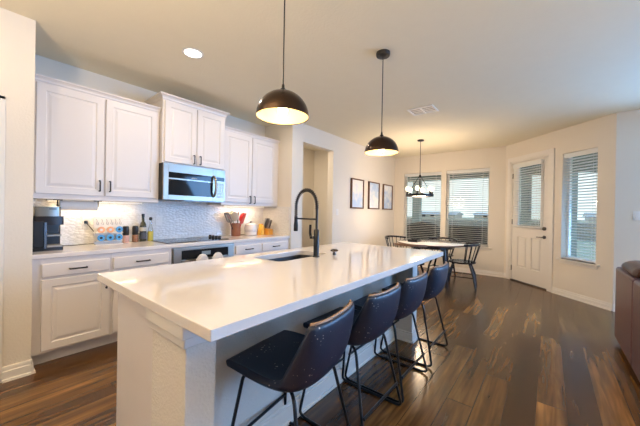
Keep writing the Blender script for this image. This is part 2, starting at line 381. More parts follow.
W1 = (0.262, 1.165, 0.60, 2.30); W2 = (1.275, 2.155, 0.60, 2.31)
D1 = (0.165, 1.00, 0.0, 2.35); W3 = (LA - 0.775, LA - 0.235, 0.60, 2.32)
wall('wall_kitchen', (0.25, YW, 0), 0, 3.10, th=0.12)
wall('wall_back', (XB, YP, 0), RZB, YP - FY, [W1, W2])
wall('wall_angled', (FX, FY, 0), RZA, LA, [D1, W3])
wall('wall_right', (EX, EY, 0), RZB, EY + 5.5, [(0.7, 3.1, 0.35, 2.4)])
wall('wall_picture', (3.235, YP, 0), 0, XB - 3.235 + 0.15, [(0.255, 1.095, 0.0, 2.44)], th=0.12)
wall('wall_pantry_end', (3.235, YW, 0), RZB, YW - YP - 0.12, th=0.12)
wall('wall_hall', (3.235, 4.35, 0), 0, 3.9, th=0.12)
wall('wall_hall_right', (5.2, 4.35, 0), RZB, 1.07, th=0.12)
wall('wall_stub', (-3.0, 3.13, 0), 0, 3.232, [(2.28, 3.10, 0.0, 2.03)], th=0.12)
wall('wall_stub_return', (0.352, 3.13, 0), PI / 2, 0.69, th=0.12)
wall('wall_rear', (-3.0, -5.5, 0), PI / 2, 8.7, th=0.15)
wall('wall_living', (EX + 0.15, -5.5, 0), PI, 8.9, [(0.95, 3.15, 0.35, 2.35)])

def basebd(name, origin, rz, a, b, h=0.10):
    bm = BM(); extr(bm, [(0, 0), (0, h), (-0.005, h), (-0.009, h - 0.012), (-0.009, h - 0.03), (-0.014, h - 0.036), (-0.014, 0.02), (-0.024, 0.018), (-0.026, 0.0)], 'x', a, b)
    o = struct(name, bm, m_trim); o.location = origin; o.rotation_euler = (0, 0, rz)
basebd('baseboard_back', (XB, YP, 0), RZB, 0, YP - FY)
basebd('baseboard_angled', (FX, FY, 0), RZA, 0.0, 0.06); basebd('baseboard_angled', (FX, FY, 0), RZA, 1.107, LA)
basebd('baseboard_right', (EX, EY, 0), RZB, -0.0, 4.79)
basebd('baseboard_picture', (3.235, YP, 0), 0, 0, 0.255); basebd('baseboard_picture', (3.235, YP, 0), 0, 1.095, XB - 3.235)
basebd('baseboard_hall', (3.235, 4.35, 0), 0, 0.1, 1.9)
basebd('baseboard_stub', (0, 3.13, 0), 0, 0.20, 0.352, 0.11)
basebd('baseboard_stub', (0.352, 3.13, 0), PI / 2, -0.02, 0.10, 0.11)

# pantry door in the stub wall, mostly out of frame
st = sempty('trim_door_casing', (0, 3.13, 0), 0)
bm = BM(); box(bm, 0.10, 0.145, -0.018, 0, 0, 2.045); box(bm, 0.145, 0.20, -0.012, 0, 0, 2.10); box(bm, -0.82, 0.145, -0.018, 0, 2.03, 2.075); box(bm, -0.82, 0.2, -0.012, 0, 2.075, 2.10); box(bm, -0.82, -0.72, -0.018, 0, 0, 2.045)
link('casing', bm, m_trim, st, bevel=0.003)
dr = sempty('door_2', (-0.72, 3.16, 0), 0)
bm = BM(); panel_front(bm, 0.01, 0.81, 0.01, 0.95, 0.0, 0.04, 0.11); panel_front(bm, 0.01, 0.81, 0.95, 2.02, 0.0, 0.04, 0.11); link('leaf', bm, m_trim, dr)

# ------------------------------------------------------------------ windows, blinds, entry door
def window(n, origin, rz, o, sill_ext=(0.05, 0.06)):
    a, b, c, d = o
    t = sempty('window_%d' % n, origin, rz)
    bm = BM(); y0, y1 = 0.095, 0.145
    for q in ((a, a + 0.035, c, d), (b - 0.035, b, c, d), (a, b, c, c + 0.04), (a, b, d - 0.035, d)): box(bm, q[0], q[1], y0, y1, q[2], q[3])
    link('frame', bm, m_trim, t, bevel=0.003)
    bm = BM(); box(bm, a + 0.035, b - 0.035, 0.118, 0.124, c + 0.04, d - 0.035); link('glass', bm, m_glass, t, smooth=False)
    bm = BM(); box(bm, a - sill_ext[0], b + sill_ext[1], -0.045, 0.095, c - 0.022, c); box(bm, a - 0.02, b + 0.03, -0.014, 0.0, c - 0.07, c - 0.022); link('sill', bm, m_trim, t, bevel=0.004)
    return t
def blind(label, origin, rz, o, yc, ang, w=0.05, group=None):
    a, b, c, d = o
    t = thing('window_blind', label, 'blind', origin, rz, group)
    bm = BM(); box(bm, a + 0.004, b - 0.004, yc - 0.036, yc - 0.026, d - 0.078, d - 0.004); box(bm, a + 0.006, b - 0.006, yc - 0.026, yc + 0.026, d - 0.05, d - 0.004); link('head_rail', bm, m_blind, t, bevel=0.002)
    bm = BM(); z = c + 0.06; hw = w / 2
    while z < d - 0.09:
        dy, dz = hw * math.cos(ang), hw * math.sin(ang); nx, nz = -math.sin(ang) * 0.0013, math.cos(ang) * 0.0013
        extr(bm, [(yc - dy - nx, z - dz - nz), (yc + dy - nx, z + dz - nz), (yc + dy + nx, z + dz + nz), (yc - dy + nx, z - dz + nz)], 'x', a + 0.008, b - 0.008); z += 0.0445
    link('slats', bm, m_blind, t, smooth=False)
    one('bottom_rail', bx(a + 0.008, b - 0.008, yc - 0.026, yc + 0.026, c + 0.012, c + 0.03), m_blind, t, bevel=0.003)
    bm = BM()
    for k in (0.15, 0.85):
        x = a + (b - a) * k
        for s in (-1, 1): box(bm, x - 0.002, x + 0.002, yc + s * 0.0265 - 0.0006, yc + s * 0.0265 + 0.0006, c + 0.02, d - 0.05)
    link('ladder_cords', bm, m_blind, t, smooth=False)
    bm = BM(); tube(bm, [(a + 0.07, yc - 0.044, d - 0.05), (a + 0.07, yc - 0.046, d - 0.75)], 0.004, 6); link('tilt_wand', bm, m_blind, t)
    return t
OB, OA = (XB, YP, 0), (FX, FY, 0)
window(1, OB, RZB, W1, (0.05, 0.03)); window(2, OB, RZB, W2, (0.03, 0.06)); window(3, OA, RZA, W3)
blind('white slatted blind in the back window behind the chandelier', OB, RZB, W1, 0.055, -0.25)
blind('white slatted blind in the back window nearest the door', OB, RZB, W2, 0.055, -0.25)
blind('white slatted blind in the narrow window right of the door', OA, RZA, W3, 0.055, -0.25)

def entry_door():
    a, b = D1[0], D1[1]
    t = sempty('trim_entry_casing', OA, RZA)
    bm = BM()
    for x0, x1, x2, x3 in ((a - 0.10, a - 0.03, a - 0.03, a + 0.0), (b + 0.03, b + 0.10, b, b + 0.03)):
        box(bm, x0, x1, -0.018, 0, 0, 2.445); box(bm, x2, x3, -0.012, 0.0, 0, 2.38)
    box(bm, a - 0.10, b + 0.10, -0.02, 0, 2.38, 2.45); box(bm, a - 0.03, b + 0.03, -0.012, 0, 2.35, 2.38)
    link('casing', bm, m_trim, t, bevel=0.004)
    bm = BM(); box(bm, a, a + 0.014, 0.0, 0.14, 0.02, 2.336); box(bm, b - 0.014, b, 0.0, 0.14, 0.02, 2.336); box(bm, a, b, 0.0, 0.14, 2.336, 2.35); link('jamb', bm, m_trim, t)
    one('threshold', bx(a, b, 0.0, 0.14, 0.0, 0.02), m_gunmetal, t)
    d = sempty('door_1', OA, RZA)
    x0, x1, z0, z1 = a + 0.018, b - 0.018, 0.026, 2.332
    gx0, gx1, gz0, gz1 = x0 + 0.135, x1 - 0.135, 1.09, 2.24
    yf, yb = 0.012, 0.056
    bm = BM(); box(bm, x0, gx0, yf, yb, z0, z1); box(bm, gx1, x1, yf, yb, z0, z1); box(bm, gx0, gx1, yf, yb, gz1, z1)
    xm = (gx0 + gx1) / 2
    cols = [(x0 + 0.135, xm - 0.05), (xm + 0.05, x1 - 0.135)]
    box(bm, gx0, gx1, yf, yb, z0, 0.29); box(bm, gx0, gx1, yf, yb, 0.89, gz0); box(bm, xm - 0.05, xm + 0.05, yf, yb, 0.29, 0.89)
    link('leaf', bm, m_trim, d, smooth=False)
    for c0, c1 in cols:
        bm = BM(); panel_front(bm, c0, c1, 0.29, 0.89, yf, 0.04, 0.004, depth=0.018); link('raised_panel', bm, m_trim, d, smooth=False)
    bm = BM()
    for q in ((gx0 - 0.035, gx0 + 0.012, gz0 - 0.035, gz1 + 0.035), (gx1 - 0.012, gx1 + 0.035, gz0 - 0.035, gz1 + 0.035), (gx0 - 0.035, gx1 + 0.035, gz0 - 0.035, gz0 + 0.012), (gx0 - 0.035, gx1 + 0.035, gz1 - 0.012, gz1 + 0.035)):
        box(bm, q[0], q[1], yf - 0.013, yf, q[2], q[3])
    link('glazing_frame', bm, m_trim, d, bevel=0.004)
    one('glass', bx(gx0, gx1, 0.03, 0.036, gz0, gz1), m_glass, d, smooth=False)
    lx = x1 - 0.062
    bm = BM(); tube(bm, [(lx, yf, 0.92), (lx, yf - 0.012, 0.92)], 0.03, 16); tube(bm, fillet([(lx, yf - 0.01, 0.92), (lx, yf - 0.055, 0.92), (lx - 0.11, yf - 0.055, 0.915)], 0.015), 0.009, 8); link('lever_handle', bm, m_gunmetal, d)
    bm = BM(); tube(bm, [(lx, yf, 1.07), (lx, yf - 0.018, 1.07)], 0.032, 16); box(bm, lx - 0.006, lx + 0.006, yf - 0.04, yf - 0.015, 1.05, 1.09); link('deadbolt', bm, m_gunmetal, d)
    for z in (0.25, 1.17, 2.08):
        one('hinge', bx(x0 - 0.008, x0 + 0.006, yf - 0.012, yf + 0.004, z - 0.05, z + 0.05), m_gunmetal, d)
    blind('white slatted blind on the glass of the entry door', OA, RZA, (gx0 - 0.06, gx1 + 0.06, gz0 - 0.03, gz1 + 0.06), -0.030, -0.25, 0.035)
entry_door()
for n, o, rz, (a, b, c, d) in ((7, (EX, EY, 0), RZB, (0.7, 3.1, 0.35, 2.4)), (4, (EX + 0.15, -5.5, 0), PI, (0.95, 3.15, 0.35, 2.35)),):
    t = sempty('window_%d' % n, o, rz); bm = BM()
    for q in ((a, a + 0.05, c, d), (b - 0.05, b, c, d), (a, b, c, c + 0.05), (a, b, d - 0.05, d), ((a + b) / 2 - 0.03, (a + b) / 2 + 0.03, c, d)): box(bm, q[0], q[1], 0.07, 0.12, q[2], q[3])
    link('frame', bm, m_trim, t)

# ------------------------------------------------------------------ outside
bm = BM(); box(bm, XB + 0.16, 10.3, -3.2, 6.0, -0.12, -0.02); struct('floor_patio', bm, m_patio, smooth=False)
bm = BM(); box(bm, XB + 0.2, 160, -90, 90, -0.5, -0.3); struct('floor_lawn', bm, m_grass, smooth=False)
bm = BM(); box(bm, XB + 0.16, 10.2, -3.2, 6.0, 2.72, 2.85); box(bm, 9.9, 10.2, -3.2, 6.0, 2.45, 2.72); struct('trim_patio_roof', bm, m_soffit, smooth=False)
for y in (3.65, 0.52, -0.45, -2.6):
    bm = BM(); box(bm, 9.92, 10.18, y - 0.12, y + 0.12, -0.02, 2.45); struct('trim_patio_post', bm, m_stucco)
# fence and houses far away
f = thing('wood_fence', 'long grey wooden fence across the yard beyond the patio', 'fence', (26, 0, -0.3))
one('boards', lambda bm: [box(bm, 0, 0.03, y * 0.15 - 0.07, y * 0.15 + 0.07, 0, 1.15) for y in range(-160, 161)], m_fence, f, smooth=False)
one('rails', lambda bm: [box(bm, -0.05, 0, -24, 24, z, z + 0.09) for z in (0.25, 0.9)], m_fence, f, smooth=False)
for (x, y, wd, hh, lab) in ((110, 32, 14, 1.5, 'far house with grey roof seen through the left back window'), (120, 14, 14, 1.5, 'far house with grey roof seen through the right back window'), (100, -14, 13, 1.6, 'far house with grey roof seen through the narrow window')):
    h = thing('house', lab, 'house', (x, y, -0.3), 0, 'houses beyond the fence')
    one('wall', bx(-5, 5, -wd / 2, wd / 2, 0, hh), m_house, h)
    one('roof', lambda bm: extr(bm, [(-6, hh), (6, hh), (0, hh + 1.0)], 'y', -wd / 2 - 0.5, wd / 2 + 0.5), m_roof, h, smooth=False)
    for y2 in (-4, 0, 3): one('window', bx(-5.05, -4.98, y2, y2 + 1.2, 0.5, 1.3), m_glassblk, h)
# covered grill and patio sofa seen through the blinds
g = thing('patio_grill', 'dark covered grill outside the back window behind the chandelier', 'grill', (8.15, 2.66, -0.02))
one('cover', lambda bm: extr(bm, [(-0.52, 0.0), (0.55, 0.0), (0.52, 0.62), (0.42, 0.86), (0.22, 1.02), (-0.02, 1.10), (-0.30, 1.05), (-0.50, 0.92), (-0.55, 0.5)][::-1], 'x', -0.3, 0.3), m_cover, g, bevel=0.04)
g.rotation_euler[2] = PI; g.location = (8.15, 2.72, -0.02)
s = thing('patio_sofa', 'dark patio sofa standing outside the window nearest the door', 'sofa', (7.95, 1.55, -0.02))
one('back', lambda bm: prism(bm, rrect(-0.58, 0.58, 0, 1.03, 0.1), -0.06, 0.06), m_cover, s); s.children[0].rotation_euler = (PI / 2, 0, -PI / 2)
one('seat', bx(0.06, 0.75, -0.55, 0.55, 0.1, 0.45), m_cover, s, bevel=0.03)
for y in (-1, 1): one('arm', bx(0.06, 0.75, y * 0.56 - 0.06, y * 0.56 + 0.06, 0.0, 0.65), m_cover, s, bevel=0.02)

# ------------------------------------------------------------------ kitchen run
def pull(parent, x, z, yf, vert=True, ln=0.10):
    bm = BM()
    if vert: pts = [(x, yf, z - ln / 2), (x, yf - 0.03, z - ln / 2), (x, yf - 0.03, z + ln / 2), (x, yf, z + ln / 2)]
    else: pts = [(x - ln / 2, yf, z), (x - ln / 2, yf - 0.03, z), (x + ln / 2, yf - 0.03, z), (x + ln / 2, yf, z)]
    tube(bm, fillet(pts, 0.006, 3), 0.0065, 8); return link('handle', bm, m_black, parent)
def crown(bm, x0, x1, yb, yf, z, s=0.045, ret=(True, True)):
    """crown on the front, returned on the sides"""
    pr = [(0.0, 0.0), (0.006, 0.0), (0.010, s * 0.35), (0.022, s * 0.6), (s * 0.8, s * 0.78), (s * 0.8, s)]
    rings = []
    for o, z2 in pr:
        rings.append([bm.verts.new(p) for p in ((x0 - (o if ret[0] else 0), yb, z + z2), (x0 - (o if ret[0] else 0), yf - o, z + z2), (x1 + (o if ret[1] else 0), yf - o, z + z2), (x1 + (o if ret[1] else 0), yb, z + z2))])
    for a, b in zip(rings, rings[1:]):
        for k in range(4): bm.faces.new((a[k], a[(k + 1) % 4], b[(k + 1) % 4], b[k]))
    bm.faces.new(rings[-1]); bm.faces.new(rings[0][::-1])
def upper(label, x0, x1, yf, z0, z1, doors, hz, cs, ret, rail=0.045):
    t = thing('upper_cabinet', label, 'cabinet', (x0, yf, z0)); W = x1 - x0; HH = z1 - z0
    one('carcass', bx(0, W, 0, YW - yf - 0.002, 0, HH), m_cab, t, smooth=False)
    for (a, b, hs) in doors:
        d = one('door', lambda bm: panel_front(bm, a - x0, b - x0, rail, HH - 0.015, -0.02, 0.02, 0.06), m_cab, t, smooth=False)
        pull(d, (b - 0.035 if hs > 0 else a + 0.035) - x0, hz - z0, -0.02)
    one('crown', lambda bm: crown(bm, 0, W, YW - yf - 0.002, -0.005, HH, cs, ret), m_cab, t, smooth=False)
    return t
YU = 3.47
upper('white wall cabinet over the coffee maker, left of the microwave', 0.356, 1.40, YU, 1.37, 2.39, [(0.40, 0.883, 1), (0.897, 1.375, -1)], 1.512, 0.045, (False, False))
upper('small raised white wall cabinet above the microwave', 1.405, 2.195, 3.40, 1.822, 2.535, [(1.425, 1.795, 1), (1.805, 2.175, -1)], 1.90, 0.055, (True, True), 0.012)
upper('white wall cabinet above the utensil crock and knife block', 2.20, 3.233, YU, 1.37, 2.39, [(2.225, 2.69, 1), (2.70, 3.16, -1)], 1.455, 0.045, (False, False))

def base(label, x0, x1, drawers, doors):
    t = thing('base_cabinet', label, 'cabinet', (x0, 3.20, 0)); W = x1 - x0
    bm = BM(); box(bm, 0, W, 0, YW - 3.20 - 0.002, 0.105, 0.875); link('carcass', bm, m_cab, t, smooth=False)
    one('toe_kick', bx(0, W, 0.075, 0.095, 0, 0.105), m_cab, t, smooth=False)
    for a, b, z0, z1 in drawers:
        d = one('drawer', bx(a - x0, b - x0, -0.02, 0.0, z0, z1), m_cab, t, bevel=0.007)
        pull(d, (a + b) / 2 - x0, (z0 + z1) / 2, -0.02, False, 0.115)
    for a, b, z0, z1, hs in doors:
        d = one('door', lambda bm: panel_front(bm, a - x0, b - x0, z0, z1, -0.02, 0.02, 0.06), m_cab, t, smooth=False)
        pull(d, (b - 0.03 if hs > 0 else a + 0.03) - x0, z1 - 0.09, -0.02)
    return t
base('white base cabinet left of the island end, one wide drawer over one door', 0.356, 0.885, [(0.412, 0.872, 0.722, 0.832)], [(0.412, 0.872, 0.125, 0.705, 1)])
base('white base cabinet between the corner unit and the oven', 0.886, 1.435, [(0.90, 1.40, 0.722, 0.832)], [(0.90, 1.40, 0.125, 0.705, -1)])
base('white base cabinet right of the oven under the utensil crock', 2.225, 2.675, [(2.245, 2.66, 0.722, 0.832), (2.245, 2.66, 0.42, 0.705), (2.245, 2.66, 0.125, 0.405)], [])
base('white base cabinet at the wall end under the knife block', 2.676, 3.233, [(2.69, 3.20, 0.722, 0.832), (2.69, 3.20, 0.42, 0.705), (2.69, 3.20, 0.125, 0.405)], [])

bm = BM(); box(bm, 0.354, 3.219, 3.18, YW - 0.014, 0.877, 0.915)
tag(link('kitchen_countertop', bm, m_quartz, bevel=0.004), 'long white quartz worktop along the tiled wall', 'countertop')
bm = BM(); box(bm, 0.354, 3.221, YW - 0.012, YW - 0.001, 0.915, 1.369); struct('wall_backsplash', bm, m_tile, smooth=False)
bm = BM(); box(bm, 1.402, 2.198, YW - 0.012, YW - 0.001, 1.369, 1.404); struct('wall_backsplash', bm, m_tile, smooth=False)
bm = BM(); box(bm, 3.221, 3.234, 3.18, YW - 0.012, 0.876, 1.369); struct('wall_backsplash_end', bm, m_tile, smooth=False)

# under-cabinet light bars
for nm, x0, x1, lab in (('a', 0.5, 1.3, 'slim lit light bar under the left wall cabinet'), ('b', 2.35, 3.1, 'slim lit light bar under the right wall cabinet')):
    t = thing('cabinet_light_bar', lab, 'light', (x0, 3.66, 1.37))
    one('housing', bx(0, x1 - x0, -0.02, 0.02, -0.012, -0.001), m_white, t)
    one('diffuser', bx(0.01, x1 - x0 - 0.01, -0.016, 0.016, -0.016, -0.0125), m_strip, t)
    l = area('cabinet_light', ((x0 + x1) / 2, 3.66, 1.35), (0, 0.12, -1), x1 - x0 - 0.1, 0.03, 3.2 if nm == 'a' else 3.0, (1, 0.76, 0.48))

# ------------------------------------------------------------------ oven, cooktop, microwave
t = thing('wall_oven', 'stainless steel oven built in under the cooktop', 'oven', (1.437, 3.20, 0))
one('body', bx(0, 0.786, 0, 0.58, 0.105, 0.872), m_steel, t)
one('control_panel', bx(0.10, 0.69, -0.022, 0, 0.735, 0.835), m_glassblk, t, bevel=0.002)
one('trim_frame', lambda bm: [box(bm, *q) for q in ((0.012, 0.10, -0.02, 0, 0.13, 0.862), (0.69, 0.774, -0.02, 0, 0.13, 0.862), (0.10, 0.69, -0.02, 0, 0.835, 0.862))], m_steel, t, bevel=0.002)
m_disp = mat('display', (0.02, 0.03, 0.04), 0.2, emit=(0.45, 0.55, 0.65), estr=0.5, var=0.05)
one('display', bx(0.335, 0.445, -0.025, -0.022, 0.765, 0.81), m_disp, t)
one('toe_kick', bx(0, 0.786, 0.075, 0.095, 0, 0.105), m_cab, t)
d = one('door', bx(0.10, 0.69, -0.03, -0.002, 0.14, 0.725), m_steel, t, bevel=0.004)
one('glass', bx(0.16, 0.63, -0.033, -0.03, 0.22, 0.60), m_glassblk, d)
one('handle', lambda bm: tube(bm, fillet([(0.13, -0.03, 0.685), (0.13, -0.075, 0.685), (0.66, -0.075, 0.685), (0.66, -0.03, 0.685)], 0.01), 0.011, 10), m_steel, d)
def towel(x, label):
    bm = BM(); n = 12; rows = []
    for (z, hw, th) in ((0.36, 0.085, 0.012), (0.50, 0.085, 0.014), (0.62, 0.08, 0.018), (0.68, 0.08, 0.022), (0.735, 0.072, 0.024), (0.765, 0.055, 0.020), (0.785, 0.034, 0.014), (0.792, 0.010, 0.005)):
        rows.append([bm.verts.new((x + hw * math.cos(2 * PI * k / 16), 3.096 - th * math.sin(2 * PI * k / 16) * (1 + 0.25 * math.cos(6 * PI * k / 16)), z)) for k in range(16)])
    for a, b in zip(rows, rows[1:]):
        for k in range(16): bm.faces.new((a[k], a[(k + 1) % 16], b[(k + 1) % 16], b[k]))
    bm.faces.new(rows[0][::-1]); bm.faces.new(rows[-1])
    tag(link('hand_towel', bm, m_towel), label, 'towel', 'white towels on the oven handle')
towel(1.735, 'white hand towel hanging on the oven handle left of the display')
towel(1.93, 'white hand towel hanging on the oven handle right of the display')

t = thing('cooktop', 'black glass cooktop set in the worktop below the microwave', 'cooktop', (1.42, 3.29, 0.915))
one('glass', lambda bm: prism(bm, rrect(0, 0.80, 0, 0.47, 0.015), 0.0, 0.007), m_glassblk, t)
m_ring = mat('burner_mark', (0.10, 0.10, 0.11), 0.2, var=0.1)
for x, y, r in ((0.19, 0.13, 0.085), (0.19, 0.34, 0.07), (0.50, 0.13, 0.07), (0.50, 0.34, 0.095)):
    one('burner_ring', lambda bm: lathe(bm, [(r, 0.007), (r, 0.0076), (r - 0.006, 0.0076), (r - 0.006, 0.007)], x, y, 32, False, False), m_ring, t)
for k in range(4):
    one('knob', lambda bm: lathe(bm, [(0.021, 0.007), (0.021, 0.016), (0.018, 0.036), (0.015, 0.039)], 0.735, 0.13 + k * 0.078, 20), m_blackp, t)

t = thing('microwave', 'stainless steel microwave mounted under the small raised cabinet', 'microwave', (1.405, 3.385, 1.405))
W, Hm = 0.775, 0.412
one('body', bx(0, W, 0.0, 0.40, 0, Hm), m_blackp, t, smooth=False)
one('front', lambda bm: [box(bm, *q) for q in ((0.0, 0.055, -0.03, 0, 0, Hm), (0.055, 0.60, -0.03, 0, 0, 0.055), (0.055, 0.60, -0.03, 0, 0.315, Hm), (0.60, 0.64, -0.03, 0, 0, Hm), (0.64, W, -0.03, 0, 0, 0.03), (0.64, W, -0.03, 0, 0.325, Hm))], m_steel, t, bevel=0.002)
one('door_glass', bx(0.055, 0.60, -0.027, 0, 0.055, 0.235), m_glassblk, t)
one('upper_glass', bx(0.055, 0.60, -0.029, 0, 0.25, 0.315), m_glassblk, t)
one('glass_divider', bx(0.055, 0.60, -0.03, 0, 0.235, 0.25), m_steel, t)
cp = one('control_panel', bx(0.64, W, -0.029, 0, 0.03, 0.325), m_steel, t)
one('display', bx(0.65, W - 0.012, -0.031, -0.029, 0.265, 0.315), m_glassblk, cp)
one('keypad', lambda bm: [box(bm, 0.655 + i * 0.036, 0.683 + i * 0.036, -0.0305, -0.029, 0.05 + j * 0.04, 0.075 + j * 0.04) for i in range(3) for j in range(5)], m_grey, cp)
one('handle', lambda bm: tube(bm, [(0.612, -0.03, 0.06), (0.612, -0.055, 0.075), (0.612, -0.075, 0.13), (0.612, -0.08, 0.19), (0.612, -0.075, 0.25), (0.612, -0.055, 0.305), (0.612, -0.03, 0.32)], 0.014, 12), m_steel, t)
one('maker_badge', bx(0.32, 0.39, -0.0305, -0.029, 0.262, 0.272), m_grey, t)
one('vent_grille', bx(0.25, W - 0.03, -0.0, 0.12, -0.012, 0.0), m_gunmetal, t)

# ------------------------------------------------------------------ things on the worktop
CT = 0.915
t = thing('coffee_maker', 'black coffee maker with steel top at the left end of the worktop', 'coffee maker', (0.482, 3.50, CT), 0)
one('base', lambda bm: prism(bm, rrect(-0.10, 0.10, -0.10, 0.18, 0.02), 0.0, 0.03), m_blackp, t, bevel=0.003)
one('column', lambda bm: prism(bm, rrect(-0.10, 0.10, 0.03, 0.18, 0.02), 0.03, 0.27), m_blackp, t, bevel=0.003)
one('side_panel', lambda bm: [box(bm, -0.03, -0.012, -0.104, 0.03, 0.02, 0.25)], mat('steel_blue_panel', (0.16, 0.20, 0.26), 0.25, 0.8, var=0.1), t, bevel=0.002)
one('tank', bx(-0.098, -0.03, -0.10, 0.03, 0.03, 0.26), m_blackp, t, bevel=0.006)
one('brew_head', lambda bm: prism(bm, rrect(-0.095, 0.10, -0.098, 0.18, 0.02), 0.225, 0.30), mat('smoky_bronze', (0.022, 0.017, 0.017), 0.2, 0.2, var=0.1), t, bevel=0.008)
one('lid', lambda bm: prism(bm, rrect(-0.085, 0.085, -0.085, 0.15, 0.03), 0.30, 0.385), mat('smoky_lid', (0.30, 0.29, 0.26), 0.2, 0.6, var=0.1), t, bevel=0.006)
one('lid_button', bx(0.0, 0.05, -0.09, -0.06, 0.36, 0.37), m_blackp, t)
one('cup_shelf', bx(-0.01, 0.085, -0.095, 0.03, 0.125, 0.14), m_steel, t, bevel=0.002)
one('drip_tray', bx(-0.01, 0.09, -0.10, 0.03, 0.03, 0.045), m_grey, t)
one('power_cord', lambda bm: tube(bm, fillet([(0.09, 0.15, 0.02), (0.17, 0.17, 0.006), (0.30, 0.22, 0.006), (0.42, 0.25, 0.008), (0.46, 0.27, 0.05), (0.40, 0.285, 0.14), (0.345, 0.29, 0.22)], 0.08), 0.004, 6), m_blackp, t)
one('plug', bx(0.325, 0.35, 0.265, 0.293, 0.215, 0.245), m_blackp, t, bevel=0.003)

def plate(label, loc, rz, kind):
    t = thing('wall_switch' if kind == 'switch' else 'wall_outlet', label, kind, loc, rz)
    one('plate', bx(-0.037, 0.037, -0.006, -0.0005, -0.06, 0.06), m_white, t, bevel=0.002)
    if kind == 'switch': one('rocker', bx(-0.016, 0.016, -0.010, -0.006, -0.033, 0.033), m_white, t, bevel=0.002)
    else: one('sockets', lambda bm: [tube(bm, [(0, -0.006, z), (0, -0.008, z)], 0.015, 16) for z in (-0.02, 0.02)], m_white, t)
plate('white wall outlet with the black coffee maker plug', (0.83, YW - 0.012, 1.135), 0, 'outlet')
plate('white wall outlet behind the oil bottles', (1.545, YW - 0.012, 1.15), 0, 'outlet')
plate('white light switch on the wall left of the framed pictures', (4.48, YP, 1.30), 0, 'switch')
plate('white light switch on the shaded wall above the maroon sofa', (EX, -0.915, 1.32), RZB, 'switch')

t = thing('paper_towel_holder', 'paper towel roll on a black bracket under the left wall cabinet', 'paper towel', (0.58, 3.60, 1.315))
one('roll', lambda bm: (lathe(bm, [(0.045, 0.0), (0.045, 0.285)], 0, 0, 28)), m_paper, t); t.children[0].rotation_euler = (0, PI / 2, 0)
one('bracket', lambda bm: (tube(bm, [(-0.012, 0, 0.054), (-0.012, 0, -0.01)], 0.006, 8), tube(bm, [(-0.02, 0, 0.0), (0.30, 0, 0.0)], 0.006, 8), tube(bm, [(0.297, 0, 0.054), (0.297, 0, -0.01)], 0.006, 8), box(bm, -0.04, 0.02, -0.02, 0.02, 0.046, 0.054), box(bm, 0.265, 0.325, -0.02, 0.02, 0.046, 0.054)), m_black, t)

t = thing('pod_rack', 'pale coffee pod rack against the tile holding two rows of pods', 'rack', (0.985, 3.66, CT))
one('back_plate', lambda bm: prism(bm, rrect(-0.122, 0.122, 0, 0.285, 0.015), -0.004, 0.004), m_rack, t, bevel=0.001); t.children[0].rotation_euler = (PI / 2 - 0.12, 0, 0); t.children[0].location = (0, 0.0, 0.0)
one('foot', bx(-0.12, 0.12, -0.06, 0.03, 0.0, 0.008), m_rack, t, bevel=0.002)
one('shelf', lambda bm: [box(bm, -0.118, 0.118, -0.055, 0.03, z, z + 0.006) for z in (0.035, 0.118)], m_rack, t)
one('wire_hooks', lambda bm: [tube(bm, [(x, 0.004, 0.265), (x + 0.006, -0.004, 0.245), (x - 0.004, -0.012, 0.215), (x + 0.012, -0.012, 0.205), (x + 0.016, -0.008, 0.23)], 0.003, 6) for x in (-0.105, -0.06, -0.02, 0.02, 0.06, 0.098)], m_grey, t)
for j, z in enumerate((0.042, 0.125)):
    for i, x in enumerate((-0.079, 0.0, 0.079)):
        kind = 'blue' if (j == 0 or i == 2) else 'orange'
        p = thing('coffee_pod', '%s coffee pod in the %s row of the pod rack, %s' % (kind, ('lower', 'upper')[j], ('left', 'middle', 'right')[i]), 'coffee pod', (0.985 + x, 3.66 - 0.062, CT + z + 0.031), 0, 'coffee pods in the rack')
        one('cup', lambda bm: tube(bm, [(0, 0.0, 0), (0, 0.045, 0)], [0.030, 0.024], 24), m_podc, p)
        l_ = one('lid', lambda bm: tube(bm, [(0, -0.003, 0), (0, 0.0, 0)], 0.033, 24), m_podb if kind == 'blue' else m_podo, p)
        one('lid_mark', lambda bm: tube(bm, [(0, -0.0045, 0), (0, -0.003, 0)], 0.013, 16), m_podc if kind == 'orange' else m_blackp, l_)

def grinder(x, y, m, label):
    t = thing('spice_grinder', label, 'grinder', (x, y, CT), 0, 'grinders beside the pod rack')
    one('jar', lambda bm: lathe(bm, [(0.029, 0.0), (0.031, 0.004), (0.031, 0.075), (0.028, 0.082)], n=24), m, t)
    one('cap', lambda bm: lathe(bm, [(0.028, 0.082), (0.032, 0.09), (0.032, 0.15), (0.029, 0.178), (0.020, 0.186)], n=24), m_blackp, t)
grinder(1.155, 3.69, m_salt, 'black-capped grinder filled with pink salt')
grinder(1.252, 3.70, m_pepper, 'black-capped grinder filled with brown peppercorns')
t = thing('oil_bottle', 'dark green glass oil bottle beside the pepper grinder', 'bottle', (1.338, 3.72, CT))
one('glass', lambda bm: lathe(bm, [(0.033, 0.0), (0.036, 0.004), (0.036, 0.17), (0.030, 0.205), (0.015, 0.235), (0.0135, 0.285), (0.0155, 0.287), (0.0155, 0.297)], n=28), m_bottle, t)
one('label', lambda bm: lathe(bm, [(0.0365, 0.12), (0.0365, 0.165)], n=28, cap0=False, cap1=False), m_label, t)
one('lower_label', lambda bm: lathe(bm, [(0.0365, 0.03), (0.0365, 0.105)], n=28, cap0=False, cap1=False), mat('dark_label', (0.05, 0.06, 0.09), 0.5, var=0.4, vscale=60), t)
one('cap', lambda bm: lathe(bm, [(0.0165, 0.297), (0.0165, 0.322)], n=20), m_blackp, t)
t = thing('oil_cruet', 'clear glass cruet of yellow oil with a black stopper', 'bottle', (1.42, 3.72, CT))
